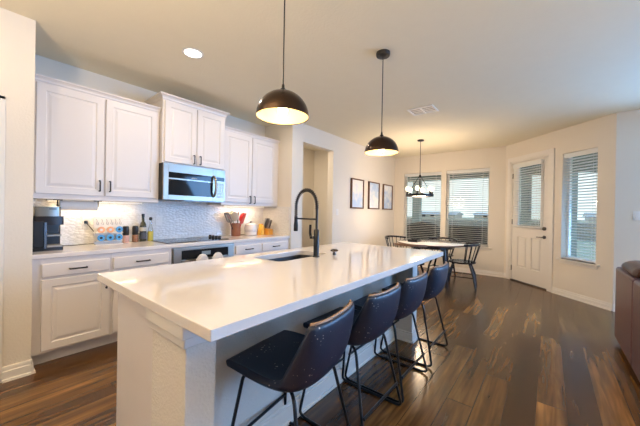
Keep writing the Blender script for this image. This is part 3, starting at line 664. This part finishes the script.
one('glass', lambda bm: lathe(bm, [(0.030, 0.115), (0.028, 0.14), (0.013, 0.19), (0.011, 0.245)], n=24, cap0=False), glassmat('cruet_glass', (0.88, 0.9, 0.88)), t)
one('oil', lambda bm: lathe(bm, [(0.029, 0.0), (0.031, 0.004), (0.031, 0.115)], n=24), m_oil, t)
one('stopper', lambda bm: lathe(bm, [(0.010, 0.245), (0.017, 0.252), (0.019, 0.268), (0.012, 0.283)], n=16), m_blackp, t)

t = thing('utensil_crock', 'copper coloured crock on the worktop holding cooking utensils', 'crock', (2.575, 3.66, CT))
one('vessel', lambda bm: lathe(bm, [(0.064, 0.0), (0.068, 0.006), (0.068, 0.175), (0.070, 0.19), (0.064, 0.19), (0.062, 0.17), (0.062, 0.012)], n=36), m_copper, t)
def utensil(kind, label, dx, dy, tilt, head, mh, ms):
    t = thing('cooking_utensil', label, 'utensil', (2.575 + dx * 0.4, 3.66 + dy * 0.4, CT + 0.02))
    v = Vector((tilt[0], tilt[1], 1)).normalized()
    q = v.to_track_quat('Z', 'Y'); t.rotation_mode = 'XYZ'; t.rotation_euler = q.to_euler()
    one('shaft', lambda bm: tube(bm, [(0, 0, 0), (0, 0, 0.26)], 0.006, 8), ms, t)
    bm = BM()
    if head == 'slot':
        lp = rrect(-0.042, 0.042, 0.25, 0.36, 0.022); prism(bm, lp, -0.003, 0.003, [rrect(-0.022, -0.012, 0.275, 0.335, 0.004, 2), rrect(-0.005, 0.005, 0.275, 0.335, 0.004, 2), rrect(0.012, 0.022, 0.275, 0.335, 0.004, 2)])
    elif head == 'spat': prism(bm, rrect(-0.036, 0.036, 0.235, 0.345, 0.014), -0.005, 0.005)
    elif head == 'spoon':
        lathe(bm, [(0.007, -0.06), (0.030, -0.038), (0.040, 0.0), (0.030, 0.036), (0.007, 0.052)], n=20); bmesh.ops.scale(bm, vec=(1, 0.3, 1), verts=bm.verts); bmesh.ops.translate(bm, vec=(0, 0, 0.30), verts=bm.verts)
    else:
        for k in range(5):
            a = k * PI / 5; tube(bm, [(0.006 * math.cos(a), 0.006 * math.sin(a), 0.24), (0.022 * math.cos(a), 0.022 * math.sin(a), 0.29), (0.026 * math.cos(a), 0.026 * math.sin(a), 0.32), (0, 0, 0.355), (-0.026 * math.cos(a), -0.026 * math.sin(a), 0.32), (-0.022 * math.cos(a), -0.022 * math.sin(a), 0.29), (-0.006 * math.cos(a), -0.006 * math.sin(a), 0.24)], 0.002, 5)
    bmesh.ops.scale(bm, vec=(1.5, 1.5, 1.3), verts=bm.verts); bmesh.ops.translate(bm, vec=(0, 0, 0.35 * (1 - 1.3)) if head not in ('slot', 'spat') else (0, 0.35 * (1 - 1.5) * 1.0, 0), verts=bm.verts)
    if head in ('slot', 'spat'): bmesh.ops.rotate(bm, cent=(0, 0, 0), matrix=Matrix.Rotation(PI / 2, 3, 'X'), verts=bm.verts)
    link('head', bm, mh, t)
utensil(0, 'dark slotted turner leaning left out of the copper crock', -0.06, -0.02, (-0.48, -0.05), 'slot', m_grey, m_black)
utensil(1, 'pale spoon leaning left in the copper crock', -0.03, -0.05, (-0.20, -0.15), 'spoon', m_label, m_label)
utensil(2, 'grey-green spoon standing tallest in the copper crock', 0.0, 0.05, (-0.06, 0.16), 'spoon', m_green, m_green)
utensil(3, 'grey-green spatula in the middle of the copper crock', 0.02, 0.0, (0.07, -0.06), 'spat', m_green, m_black)
utensil(4, 'wide red spatula at the front of the copper crock', 0.02, -0.06, (0.20, -0.30), 'spat', m_red, m_red)
utensil(5, 'red spoon leaning right out of the copper crock', 0.04, 0.02, (0.42, 0.06), 'spoon', m_red, m_red)
utensil(6, 'thin red spoon at the back of the copper crock', -0.04, 0.05, (-0.30, 0.14), 'spoon', m_red, m_red)

t = thing('ceramic_canister', 'round white canister with grey knob beside the copper crock', 'canister', (2.85, 3.66, CT))
one('vessel', lambda bm: lathe(bm, [(0.082, 0.0), (0.094, 0.006), (0.098, 0.06), (0.098, 0.125), (0.090, 0.15)], n=36), m_ceramic, t)
one('painted_band', lambda bm: lathe(bm, [(0.0985, 0.048), (0.0992, 0.06), (0.0985, 0.075), (0.0980, 0.09)], n=36, cap0=False, cap1=False), mat('mottled_grey_band', (0.60, 0.58, 0.60), 0.3, var=0.35, vscale=45), t)
one('lid', lambda bm: lathe(bm, [(0.090, 0.150), (0.092, 0.158), (0.075, 0.178), (0.03, 0.190), (0.012, 0.192)], n=36), m_ceramic, t)
one('knob', lambda bm: lathe(bm, [(0.008, 0.190), (0.018, 0.202), (0.018, 0.212), (0.008, 0.219)], n=20), m_grey, t)

t = thing('knife_block', 'orange wooden knife block full of grey knife handles', 'knife block', (3.105, 3.60, CT), -0.35)
one('block', lambda bm: extr(bm, [(-0.10, 0.0), (0.10, 0.0), (0.10, 0.17), (-0.02, 0.10), (-0.10, 0.085)][::-1], 'y', -0.055, 0.055), m_wood_or, t, bevel=0.003)
t.rotation_euler[2] = -PI / 2 + 0.1 - PI
bm = BM()
t.rotation_euler[2] = PI / 2 + 0.15
for i in range(3):
    for j in range(2):
        k = thing('kitchen_knife', 'grey-handled knife in the orange block, %s row, %s' % (('front', 'back')[j], ('left', 'middle', 'right')[i]), 'knife', (3.105 - 0.034 + 0.034 * i, 3.57 + 0.05 * j, CT + 0.098 + j * 0.026), 0, 'knives in the block')
        k.rotation_euler = (0.42, 0, 0)
        one('handle', lambda bm: prism(bm, rrect(-0.013, 0.013, -0.016, 0.016, 0.006, 3), 0.015, 0.15), m_grey if (i + j) % 2 else m_gunmetal, k, bevel=0.002)
        one('bolster', bx(-0.011, 0.011, -0.014, 0.014, 0.005, 0.018), m_steel, k)
t2 = thing('sharpening_wedge', 'tall yellow-orange wooden wedge leaning on the knife block', 'stand', (3.0, 3.60, CT))
one('wedge', lambda bm: extr(bm, [(-0.045, 0.0), (0.025, 0.0), (0.025, 0.15), (0.012, 0.15)], 'y', -0.05, 0.05), mat('yellow_wood', (0.80, 0.44, 0.05), 0.4, var=0.1), t2, bevel=0.002)
one('base_edge', bx(-0.05, 0.028, -0.052, 0.052, 0.0, 0.006), m_wood_or, t2)

# ------------------------------------------------------------------ island
XA, XC, YA, YBk = 0.498, 3.064, 0.8325, 2.041
isl = thing('kitchen_island', 'large white kitchen island with textured end columns under the quartz top', 'island', (0, 0, 0))
one('cabinet_body', lambda bm: [box(bm, *q) for q in ((0.59, 1.42, 1.36, 1.95, 0.10, 0.871), (2.19, 2.91, 1.36, 1.95, 0.10, 0.871), (1.42, 2.19, 1.36, 1.53, 0.10, 0.871), (1.42, 2.19, 1.935, 1.95, 0.10, 0.871), (1.42, 2.19, 1.53, 1.935, 0.10, 0.64))], m_cab, isl, smooth=False)
one('toe_kick', bx(0.60, 2.90, 1.36, 1.88, 0.0, 0.10), m_cab, isl, smooth=False)
one('end_panel', bx(0.578, 0.59, 1.358, 1.955, 0.0, 0.871), m_cab, isl, smooth=False)
m_knee = mat('textured_drywall', (0.76, 0.72, 0.655), 0.8, var=0.03, vscale=40, bump=0.45, bscale=85)
one('knee_wall', bx(0.66, 2.84, 1.235, 1.36, 0.0, 0.871), m_knee, isl, smooth=False)
for x0, x1 in ((0.533, 0.66), (2.84, 2.967)):
    c = one('column', bx(x0, x1, 1.06, 1.36, 0.0, 0.871), m_knee, isl, bevel=0.004)
    def cap(bm):
        for o, z0, z1 in ((0.027, 0.815, 0.871), (0.013, 0.775, 0.815)): box(bm, x0 - o, x1 + o, 1.06 - o, 1.36, z0, z1)
    one('cap_moulding', cap, m_trim, c, bevel=0.005)
    def basem(bm):
        for o, z0, z1 in ((0.014, 0.0, 0.08), (0.009, 0.08, 0.10), (0.024, 0.0, 0.018)): box(bm, x0 - o, x1 + o, 1.06 - o, 1.36, z0, z1)
    one('base_moulding', basem, m_trim, c, bevel=0.003)
one('base_moulding', lambda bm: (box(bm, 0.674, 2.826, 1.221, 1.235, 0, 0.105), box(bm, 0.674, 2.826, 1.226, 1.235, 0.105, 0.125), box(bm, 0.674, 2.826, 1.211, 1.235, 0, 0.02)), m_trim, isl, bevel=0.003)
for i in range(5):
    a = 0.60 + i * 0.46
    d = one('door', lambda bm: panel_front(bm, -a - 0.45, -a, 0.125, 0.85, -1.95 - 0.02, 0.02, 0.06), m_cab, isl, smooth=False); d.rotation_euler = (0, 0, PI)

bm = BM(); SK = (1.50, 2.11, 1.575, 1.905)
prism(bm, [(XA, YA), (XC, YA), (XC, YBk), (XA, YBk)], 0.8735, 0.915, [rrect(*SK, 0.05)])
tag(link('island_countertop', bm, m_quartz, bevel=0.003), 'white polished quartz slab covering the island', 'countertop')
bm = BM()
def rr(z, g): return [bm.verts.new((p[0], p[1], z)) for p in rrect(SK[0] - g, SK[1] + g, SK[2] - g, SK[3] + g, 0.05 + g)]
ls = [rr(0.872, 0.025), rr(0.872, -0.002), rr(0.70, -0.008), rr(0.675, -0.03)]
for a, b in zip(ls, ls[1:]):
    for k in range(len(a)): bm.faces.new((a[k], a[(k + 1) % len(a)], b[(k + 1) % len(a)], b[k]))
bm.faces.new(ls[-1])
t = thing('kitchen_sink', 'undermount stainless sink in the island behind the tall faucet', 'sink', (0, 0, 0))
link('basin', bm, m_sinksteel, t, solid=0.002)
one('drain', lambda bm: lathe(bm, [(0.045, 0.677), (0.045, 0.681), (0.03, 0.682)], (SK[0] + SK[1]) / 2, (SK[2] + SK[3]) / 2, 24), m_steel, t)

t = thing('kitchen_faucet', 'tall black spring faucet standing beside the island sink', 'faucet', (1.88, 1.535, 0.915))
one('base', lambda bm: lathe(bm, [(0.030, 0.0), (0.030, 0.006), (0.0235, 0.012), (0.0235, 0.225), (0.016, 0.235)], n=24), m_black, t)
one('riser', lambda bm: tube(bm, [(0, 0, 0.22), (0, 0, 0.44)], 0.0105, 12), m_black, t)
ap = [(0, 0, 0.40)] + [(0, 0.12 - 0.12 * math.cos(a), 0.435 + 0.135 * math.sin(a)) for a in [PI * i / 24 for i in range(25)]] + [(0, 0.24, 0.38), (0, 0.24, 0.30)]
one('hose', lambda bm: tube(bm, ap, 0.007, 10), m_black, t)
def spring(bm):
    P = [Vector(p) for p in ap]; seg = []; tot = 0
    for a, b in zip(P, P[1:]): seg.append((tot, a, b)); tot += (b - a).length
    pts = []; turns = 32; n = turns * 8
    for i in range(n + 1):
        d = tot * i / n
        s0, a, b = [q for q in seg if q[0] <= d + 1e-9][-1]
        tt = (b - a).normalized(); c = a + tt * (d - s0); x = Vector((1, 0, 0)); y = tt.cross(x)
        an = 2 * PI * i / 8; pts.append(c + (x * math.cos(an) + y * math.sin(an)) * 0.0140)
    tube(bm, pts, 0.0040, 5)
one('spring', spring, m_black, t)
one('spray_head', lambda bm: lathe(bm, [(0.017, 0.205), (0.0195, 0.21), (0.0195, 0.26), (0.015, 0.30), (0.015, 0.335)], 0, 0.24, 20), m_black, t)
one('holder_arm', lambda bm: tube(bm, [(0, 0, 0.318), (0, 0.235, 0.318)], 0.0075, 10), m_black, t)
one('lever', lambda bm: (tube(bm, [(0, 0.015, 0.165), (0, 0.06, 0.165)], 0.016, 14), tube(bm, [(0, 0.06, 0.15), (0, 0.072, 0.20), (-0.005, 0.064, 0.27)], 0.0105, 8)), m_black, t)
one('lever_ring', lambda bm: tube(bm, [(0, 0.022, 0.165), (0, 0.034, 0.165)], 0.018, 14), m_steel, t)
t = thing('soap_dispenser', 'low dark round pump top on the island beside the faucet', 'dispenser', (2.095, 1.50, 0.915))
one('stem', lambda bm: lathe(bm, [(0.016, 0.0), (0.016, 0.012), (0.010, 0.016), (0.010, 0.03)], n=16), m_gunmetal, t)
one('cap', lambda bm: lathe(bm, [(0.012, 0.026), (0.034, 0.032), (0.036, 0.042), (0.02, 0.05)], n=24), mat('dark_bronze', (0.035, 0.022, 0.018), 0.3, 0.6, var=0.1), t)

# ------------------------------------------------------------------ bar stools
def make_stool(loc, rz, label):
    t = thing('bar_stool', label, 'stool', loc, rz, 'bar stools along the island')
    prof = [(0.258, 0.548), (0.238, 0.566), (0.15, 0.560), (0.03, 0.540), (-0.07, 0.524), (-0.14, 0.527), (-0.192, 0.562), (-0.224, 0.63), (-0.242, 0.72), (-0.248, 0.80), (-0.246, 0.832)]
    hw = [0.200, 0.216, 0.228, 0.236, 0.240, 0.240, 0.236, 0.230, 0.222, 0.208, 0.200]
    curl = [0.0, 0.004, 0.014, 0.03, 0.055, 0.085, 0.10, 0.095, 0.075, 0.045, 0.04]
    bm = BM(); rows = []; nu = 16
    for i, (y, z) in enumerate(prof):
        a = prof[max(i - 1, 0)]; b = prof[min(i + 1, len(prof) - 1)]
        ty, tz = b[0] - a[0], b[1] - a[1]; ln = math.hypot(ty, tz); ny, nz = tz / ln, -ty / ln
        row = []
        for k in range(nu + 1):
            u = -1 + 2 * k / nu; c = curl[i] * abs(u) ** 2.6
            dz = (0.014 * abs(u) ** 2 - 0.012 * abs(u) ** 8) if i >= 9 else 0
            row.append(bm.verts.new((hw[i] * math.sin(u * PI / 2 * 0.93) / math.sin(PI / 2 * 0.93), y + ny * c, z + nz * c + dz)))
        rows.append(row)
    for a, b in zip(rows, rows[1:]):
        for k in range(nu): bm.faces.new((a[k], a[k + 1], b[k + 1], b[k]))
    rim = [v.co.copy() for v in rows[-1]]; lside = [r[0].co.copy() for r in rows]; rside = [r[-1].co.copy() for r in rows]
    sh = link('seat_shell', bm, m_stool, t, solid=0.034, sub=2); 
    edge = lside[4:-1] + rim + rside[4:-1][::-1]
    # thin tan tube along the rim, painted as the lit edge of the shell
    one('rim_highlight', lambda bm: tube(bm, fillet([p + Vector((0, 0.002, 0.001)) for p in rim[1:-1]], 0.01, 1), 0.0075, 8), m_tan, t)
    r = 0.0085
    for s in (-1, 1):
        one('leg', lambda bm: tube(bm, fillet([(s * 0.12, 0.10, 0.533), (s * 0.175, 0.165, 0.522), (s * 0.243, 0.235, 0.02), (s * 0.247, 0.19, r)], 0.035), r, 8), m_black, t)
        one('leg', lambda bm: tube(bm, fillet([(s * 0.12, -0.06, 0.504), (s * 0.175, -0.13, 0.498), (s * 0.243, -0.235, 0.02), (s * 0.247, -0.19, r)], 0.035), r, 8), m_black, t)
        one('floor_runner', lambda bm: tube(bm, [(s * 0.247, 0.192, r), (s * 0.247, -0.192, r)], r, 8), m_black, t)
    one('footrest', lambda bm: tube(bm, [(-0.222, 0.215, 0.19), (0.222, 0.215, 0.19)], r, 8), m_black, t)
    one('rear_stretcher', lambda bm: tube(bm, [(-0.222, -0.214, 0.17), (0.222, -0.214, 0.17)], r, 8), m_black, t)
    one('seat_bracket', lambda bm: (tube(bm, [(-0.125, 0.10, 0.531), (0.125, 0.10, 0.531)], r, 8), tube(bm, [(-0.125, -0.06, 0.503), (0.125, -0.06, 0.503)], r, 8)), m_black, t)
    return t
st1 = make_stool((1.045, 0.985, 0), 0.14, 'black leather bar stool nearest the viewer, at the near island end')
dup(st1, (1.60, 0.985, 0), 0.0, 'black leather bar stool second from the near island end')
dup(st1, (2.12, 0.985, 0), 0.0, 'black leather bar stool third from the near island end')
dup(st1, (2.72, 0.985, 0), 0.0, 'black leather bar stool at the far end of the island')

# ------------------------------------------------------------------ hanging lamps and ceiling fittings
def pendant(x, y, label):
    t = thing('pendant_lamp', label, 'pendant lamp', (x, y, 1.838), 0, 'dome pendants above the island')
    R, HH = 0.150, 0.146
    pr = [(R * math.cos(a), HH * math.sin(a)) for a in [i * PI / 2 / 14 for i in range(14)]] + [(0.018, HH)]
    one('shade', lambda bm: lathe(bm, pr, n=48, cap0=False, cap1=True), m_bronze, t)
    pi_ = [(r_ * 0.985, z_ * 0.98 + 0.001) for r_, z_ in pr]
    one('lining', lambda bm: lathe(bm, pi_, n=48, cap0=False, cap1=True), m_gold, t)
    one('rim', lambda bm: lathe(bm, [(R * 0.983, 0.0), (R, -0.002), (R * 1.004, 0.002), (R, 0.005)], n=48, cap0=False, cap1=False), m_bronze, t)
    one('cap', lambda bm: lathe(bm, [(0.02, HH - 0.002), (0.016, HH + 0.012), (0.009, HH + 0.018), (0.008, HH + 0.035), (0.004, HH + 0.045)], n=20), m_black, t)
    one('cord', lambda bm: tube(bm, [(0, 0, HH + 0.04), (0, 0, H - 1.838 - 0.02)], 0.004, 8), m_blackp, t)
    one('canopy', lambda bm: lathe(bm, [(0.02, H - 1.838 - 0.036), (0.058, H - 1.838 - 0.03), (0.062, H - 1.838 - 0.022), (0.062, H - 1.838)], n=32), m_blackp, t)
    one('socket', lambda bm: lathe(bm, [(0.018, 0.085), (0.018, 0.125)], n=16), m_blackp, t)
    one('bulb', lambda bm: lathe(bm, [(0.010, 0.006), (0.026, 0.02), (0.030, 0.04), (0.022, 0.065), (0.014, 0.085)], n=20), m_bulb, t)
    d = bpy.data.lights.new('pendant_light', 'POINT'); d.energy = 7; d.color = (1, 0.78, 0.50); d.shadow_soft_size = 0.03
    o = bpy.data.objects.new('pendant_light', d); C.objects.link(o); o.location = (x, y, 1.842)
pendant(1.150, 1.205, 'bronze dome pendant lamp nearest the viewer, over the island')
pendant(2.36, 1.19, 'bronze dome pendant lamp farther away, near the ceiling vent')

def downlight(x, y, label, power=14):
    t = thing('recessed_light', label, 'ceiling light', (x, y, H), 0, 'recessed ceiling lights')
    one('trim_ring', lambda bm: lathe(bm, [(0.092, 0.0), (0.092, -0.004), (0.074, -0.006), (0.070, -0.001)], n=32, cap0=False, cap1=False), m_white, t)
    one('lens', lambda bm: lathe(bm, [(0.072, -0.0035), (0.072, -0.0015)], n=32), m_lens, t)
    d = bpy.data.lights.new('downlight', 'AREA'); d.shape = 'DISK'; d.size = 0.13; d.energy = power; d.color = WARM
    o = bpy.data.objects.new('downlight', d); C.objects.link(o); o.location = (x, y, H - 0.008)
downlight(1.322, 2.583, 'round recessed ceiling light above the worktop, lit')
for (x, y) in ((-0.6, 2.3), (2.66, 2.583)):
    downlight(x, y, 'round recessed ceiling light ' + ('left of the worktop, out of the photo' if x < 0 else 'added unseen behind the nearest pendant lamp'))  # the fitting behind the pendant is unseen, added for warm room light
downlight(3.9, 3.85, 'round recessed ceiling light added unseen inside the hallway opening', 17)  # unseen fitting, added to light the hall warmly

t = thing('ceiling_vent', 'white metal air vent in the ceiling beyond the second pendant', 'vent', (3.99, 1.395, H))
one('frame', lambda bm: [box(bm, *q) for q in ((-0.14, 0.14, -0.175, -0.15, -0.012, 0), (-0.14, 0.14, 0.15, 0.175, -0.012, 0), (-0.14, -0.115, -0.15, 0.15, -0.012, 0), (0.115, 0.14, -0.15, 0.15, -0.012, 0))], m_white, t, bevel=0.003)
one('backing', bx(-0.115, 0.115, -0.15, 0.15, -0.003, -0.0005), m_gunmetal, t)
one('louvres', lambda bm: [extr(bm, [(-0.105 + i * 0.03, -0.004), (-0.102 + i * 0.03, -0.004), (-0.088 + i * 0.03, -0.011), (-0.091 + i * 0.03, -0.011)], 'y', -0.15, 0.15) for i in range(0, 7, 2)] and box(bm, -0.115, 0.115, -0.008, 0.008, -0.012, -0.003), m_white, t)

t = thing('chandelier', 'black ring chandelier with lit bulbs hanging over the dining table', 'chandelier', (5.60, 1.985, 1.63))
RC = 0.245
one('ring', lambda bm: lathe(bm, [(RC - 0.018, 0.0), (RC + 0.012, 0.0), (RC + 0.012, 0.045), (RC - 0.018, 0.045), (RC - 0.018, 0.0)], n=48, cap0=False, cap1=False), m_black, t)
one('spokes', lambda bm: [tube(bm, [((RC - 0.01) * math.cos(a), (RC - 0.01) * math.sin(a), 0.03), (0.012 * math.cos(a), 0.012 * math.sin(a), 0.40)], 0.006, 8) for a in (0.4, 0.4 + PI / 2, 0.4 + PI, 0.4 + 1.5 * PI)], m_black, t)
one('hub', lambda bm: lathe(bm, [(0.012, 0.37), (0.024, 0.385), (0.024, 0.405), (0.010, 0.43)], n=16), m_black, t)
one('chain', lambda bm: tube(bm, [(0, 0, 0.42), (0, 0, H - 1.63 - 0.02)], 0.006, 8), m_black, t)
one('canopy', lambda bm: lathe(bm, [(0.02, H - 1.63 - 0.03), (0.06, H - 1.63 - 0.022), (0.062, H - 1.63)], n=24), m_black, t)
for k in range(6):
    a = 0.15 + k * PI / 3; x, y = (RC - 0.003) * math.cos(a), (RC - 0.003) * math.sin(a)
    one('candle_cup', lambda bm: lathe(bm, [(0.020, 0.03), (0.022, 0.05), (0.018, 0.055), (0.018, 0.10)], x, y, 14), m_black, t)
    one('bulb', lambda bm: lathe(bm, [(0.014, 0.10), (0.030, 0.120), (0.038, 0.148), (0.030, 0.180), (0.008, 0.196)], x, y, 14), m_bulb2, t)
d = bpy.data.lights.new('chandelier_light', 'POINT'); d.energy = 92; d.color = (1, 0.74, 0.50); d.shadow_soft_size = 0.15
o = bpy.data.objects.new('chandelier_light', d); C.objects.link(o); o.location = (5.60, 1.985, 1.61)

# ------------------------------------------------------------------ pictures
ARTS = [((0.50, 0.66, 0.90), (0.92, 0.88, 0.85), 1.0), ((0.52, 0.68, 0.90), (0.92, 0.92, 0.92), -0.6), ((0.42, 0.58, 0.86), (0.88, 0.90, 0.92), 0.5)]
for i, (x0, x1, lab) in enumerate(((4.93, 5.42, 'pale picture in dark brown frame, nearest the light switch'), (5.65, 6.15, 'pale blue picture in dark brown frame, middle of the row'), (6.36, 6.87, 'pale blue picture in dark brown frame, nearest the back wall'))):
    t = thing('framed_picture', lab, 'picture', ((x0 + x1) / 2, YP, 1.69), 0, 'framed pictures in a row'); hw, hh = (x1 - x0) / 2, 0.308
    one('frame', lambda bm: [box(bm, *q) for q in ((-hw, -hw + 0.025, -0.04, -0.001, -hh, hh), (hw - 0.025, hw, -0.04, -0.001, -hh, hh), (-hw + 0.025, hw - 0.025, -0.04, -0.001, hh - 0.025, hh), (-hw + 0.025, hw - 0.025, -0.04, -0.001, -hh, -hh + 0.025))], m_wood_dk, t, bevel=0.002)
    one('print', bx(-hw + 0.025, hw - 0.025, -0.022, -0.002, -hh + 0.025, hh - 0.025), art_mat('watercolour_%d' % i, i * 3.7 + 1, *ARTS[i]), t, smooth=False)

# ------------------------------------------------------------------ dining set
TX, TY = 5.62, 1.76
t = thing('dining_table', 'round dining table with dark legs under the chandelier', 'table', (TX, TY, 0))
one('tabletop', lambda bm: lathe(bm, [(0.612, 0.749), (0.616, 0.753), (0.610, 0.757)], n=64), mat('pale_table_top', (0.80, 0.79, 0.79), 0.08, var=0.08, coat=0.6), t)
one('edge_band', lambda bm: lathe(bm, [(0.60, 0.728), (0.615, 0.731), (0.622, 0.736), (0.622, 0.746), (0.618, 0.750)], n=64), m_wood_dk, t)
one('apron', lambda bm: lathe(bm, [(0.40, 0.66), (0.40, 0.729)], n=48), m_navy, t)
for k in range(4):
    a = PI / 4 + k * PI / 2 + 0.2
    one('leg', lambda bm: tube(bm, [(0.34 * math.cos(a), 0.34 * math.sin(a), 0.70), (0.45 * math.cos(a), 0.45 * math.sin(a), 0.0)], [0.042, 0.022], 12), m_navy, t)

def windsor(loc, rz, label, crest_m):
    t = thing('dining_chair', label, 'chair', loc, rz, 'spindle back chairs round the dining table')
    one('seat', lambda bm: lathe(bm, [(0.19, 0.425), (0.225, 0.435), (0.23, 0.448), (0.22, 0.456), (0.10, 0.449), (0.01, 0.448)], n=36), m_navy, t)
    for sx in (-1, 1):
        for sy in (-1, 1):
            one('leg', lambda bm: tube(bm, [(sx * 0.125, sy * 0.125, 0.44), (sx * 0.19, sy * 0.20, 0.22), (sx * 0.22, sy * 0.235, 0.0)], [0.017, 0.021, 0.013], 10), m_navy, t)
    one('stretcher', lambda bm: (tube(bm, [(-0.195, 0.205, 0.2), (-0.195, -0.205, 0.2)], 0.009, 8), tube(bm, [(0.195, 0.205, 0.2), (0.195, -0.205, 0.2)], 0.009, 8), tube(bm, [(-0.195, 0, 0.2), (0.195, 0, 0.2)], 0.009, 8)), m_navy, t)
    RR = 0.275; angs = [-PI / 2 + (i - 10) / 10 * 1.45 for i in range(21)]
    crest = [(RR * math.cos(a), RR * math.sin(a) - 0.01, 0.755 + 0.02 * math.cos((a + PI / 2))) for a in angs]
    bm = BM(); rows = []
    for a, p in zip(angs, crest):
        c_, s_ = math.cos(a), math.sin(a)
        rows.append([bm.verts.new((p[0] + c_ * q, p[1] + s_ * q, p[2] + z)) for q, z in ((-0.013, -0.018), (0.013, -0.018), (0.013, 0.020), (-0.013, 0.020))])
    for a, b in zip(rows, rows[1:]):
        for k in range(4): bm.faces.new((a[k], a[(k + 1) % 4], b[(k + 1) % 4], b[k]))
    bm.faces.new(rows[0][::-1]); bm.faces.new(rows[-1])
    link('crest_rail', bm, crest_m, t, bevel=0.004)
    for i in range(9):
        a = -PI / 2 + (i - 4) / 4 * 1.32
        one('spindle', lambda bm: tube(bm, [(0.195 * math.cos(a), 0.195 * math.sin(a), 0.445), (RR * math.cos(a), RR * math.sin(a) - 0.01, 0.755)], [0.0085, 0.0075], 8), m_navy, t)
    return t
ch = windsor((5.66, 1.22, 0), 0.15, 'black spindle-back chair right of the table, fully in view', m_navy)
dup(ch, (5.95, 2.55, 0), PI - 0.35, 'black spindle-back chair beyond the table by the picture wall')
dup(ch, (6.30, 1.75, 0), PI / 2, 'black spindle-back chair behind the table under the back windows')
windsor((4.87, 1.86, 0), -PI / 2 + 0.1, 'spindle-back chair with brown top rail on the island side of the table', m_wood_br)
t = thing('serving_tray', 'small dark tray lying on the dining table near the pictures', 'tray', (5.45, 2.02, 0.757))
one('base', bx(-0.10, 0.10, -0.09, 0.09, 0, 0.008), m_blackp, t)
one('rim', lambda bm: [box(bm, *q) for q in ((-0.10, 0.10, -0.09, -0.08, 0.008, 0.045), (-0.10, 0.10, 0.08, 0.09, 0.008, 0.045), (-0.10, -0.09, -0.08, 0.08, 0.008, 0.045), (0.09, 0.10, -0.08, 0.08, 0.008, 0.045))], m_blackp, t, bevel=0.002)

# ------------------------------------------------------------------ leather sofa
so = thing('leather_sofa', 'maroon leather sofa at the right edge with its back to the dining area', 'sofa', (4.27, -0.55, 0))
for i, (a, b) in enumerate(((-0.78, 0.0), (-1.57, -0.79))):
    one('back_panel', bx(a + 0.002, b - 0.002, -0.16, 0.0, 0.045, 0.785), m_leather, so, bevel=0.022)
for a, b in ((-0.765, -0.045), (-1.53, -0.80)):
    def cush(bm):
        n = 14; rows = []
        for k in range(n + 1):
            t_ = k / n; x = a + (b - a) * t_; e = min(t_, 1 - t_) * (b - a); q = math.sqrt(max(0.02, 1 - max(0, 1 - e / 0.10) ** 2))
            rows.append([bm.verts.new((x, -0.155 + 0.135 * q * math.cos(2 * PI * m_ / 20), 0.812 + (0.062 + 0.014 * math.sin(PI * t_)) * q * math.sin(2 * PI * m_ / 20))) for m_ in range(20)])
        for u, v in zip(rows, rows[1:]):
            for m_ in range(20): bm.faces.new((u[m_], u[(m_ + 1) % 20], v[(m_ + 1) % 20], v[m_]))
        bm.faces.new(rows[0][::-1]); bm.faces.new(rows[-1])
    one('head_cushion', cush, m_leather2, so)
one('seat', bx(-1.39, -0.18, -0.95, -0.16, 0.06, 0.44), m_leather, so, bevel=0.03)
for a in (-0.18, -1.57): one('arm', bx(a, a + 0.17, -0.97, -0.16, 0.045, 0.60), m_leather, so, bevel=0.03)
one('foot', lambda bm: [box(bm, x - 0.03, x + 0.03, y - 0.03, y + 0.03, 0, 0.05) for x in (-0.07, -1.5) for y in (-0.07, -0.9)], m_blackp, so)

# unseen floor lamps added behind the viewpoint to warm and lift the ceiling
def added_torchiere(x, y, label, power):
    t = thing('added_floor_lamp', label, 'floor lamp', (x, y, 0), 0, 'added uplighters for ceiling fill')
    one('base', lambda bm: lathe(bm, [(0.14, 0.0), (0.14, 0.015), (0.03, 0.03)], n=32), m_black, t)
    one('pole', lambda bm: tube(bm, [(0, 0, 0.02), (0, 0, 1.72)], 0.013, 10), m_black, t)
    one('shade', lambda bm: lathe(bm, [(0.02, 1.70), (0.09, 1.73), (0.17, 1.82)], n=32, cap1=False), m_white, t)
    one('bulb', lambda bm: lathe(bm, [(0.02, 1.73), (0.035, 1.76), (0.02, 1.79)], n=16), m_bulb2, t)
    d = bpy.data.lights.new('ceiling_fill_light', 'AREA'); d.shape = 'DISK'; d.size = 0.3; d.energy = power; d.color = (1, 0.77, 0.50)
    o = bpy.data.objects.new('ceiling_fill_light', d); C.objects.link(o); o.location = (x, y, 1.83); o.rotation_euler = (PI, 0, 0)
added_torchiere(-0.9, 1.0, 'unseen black uplighter floor lamp added behind the viewpoint', 165)
added_torchiere(1.1, -1.7, 'unseen black uplighter floor lamp added right of the viewpoint, by the sofa', 65)
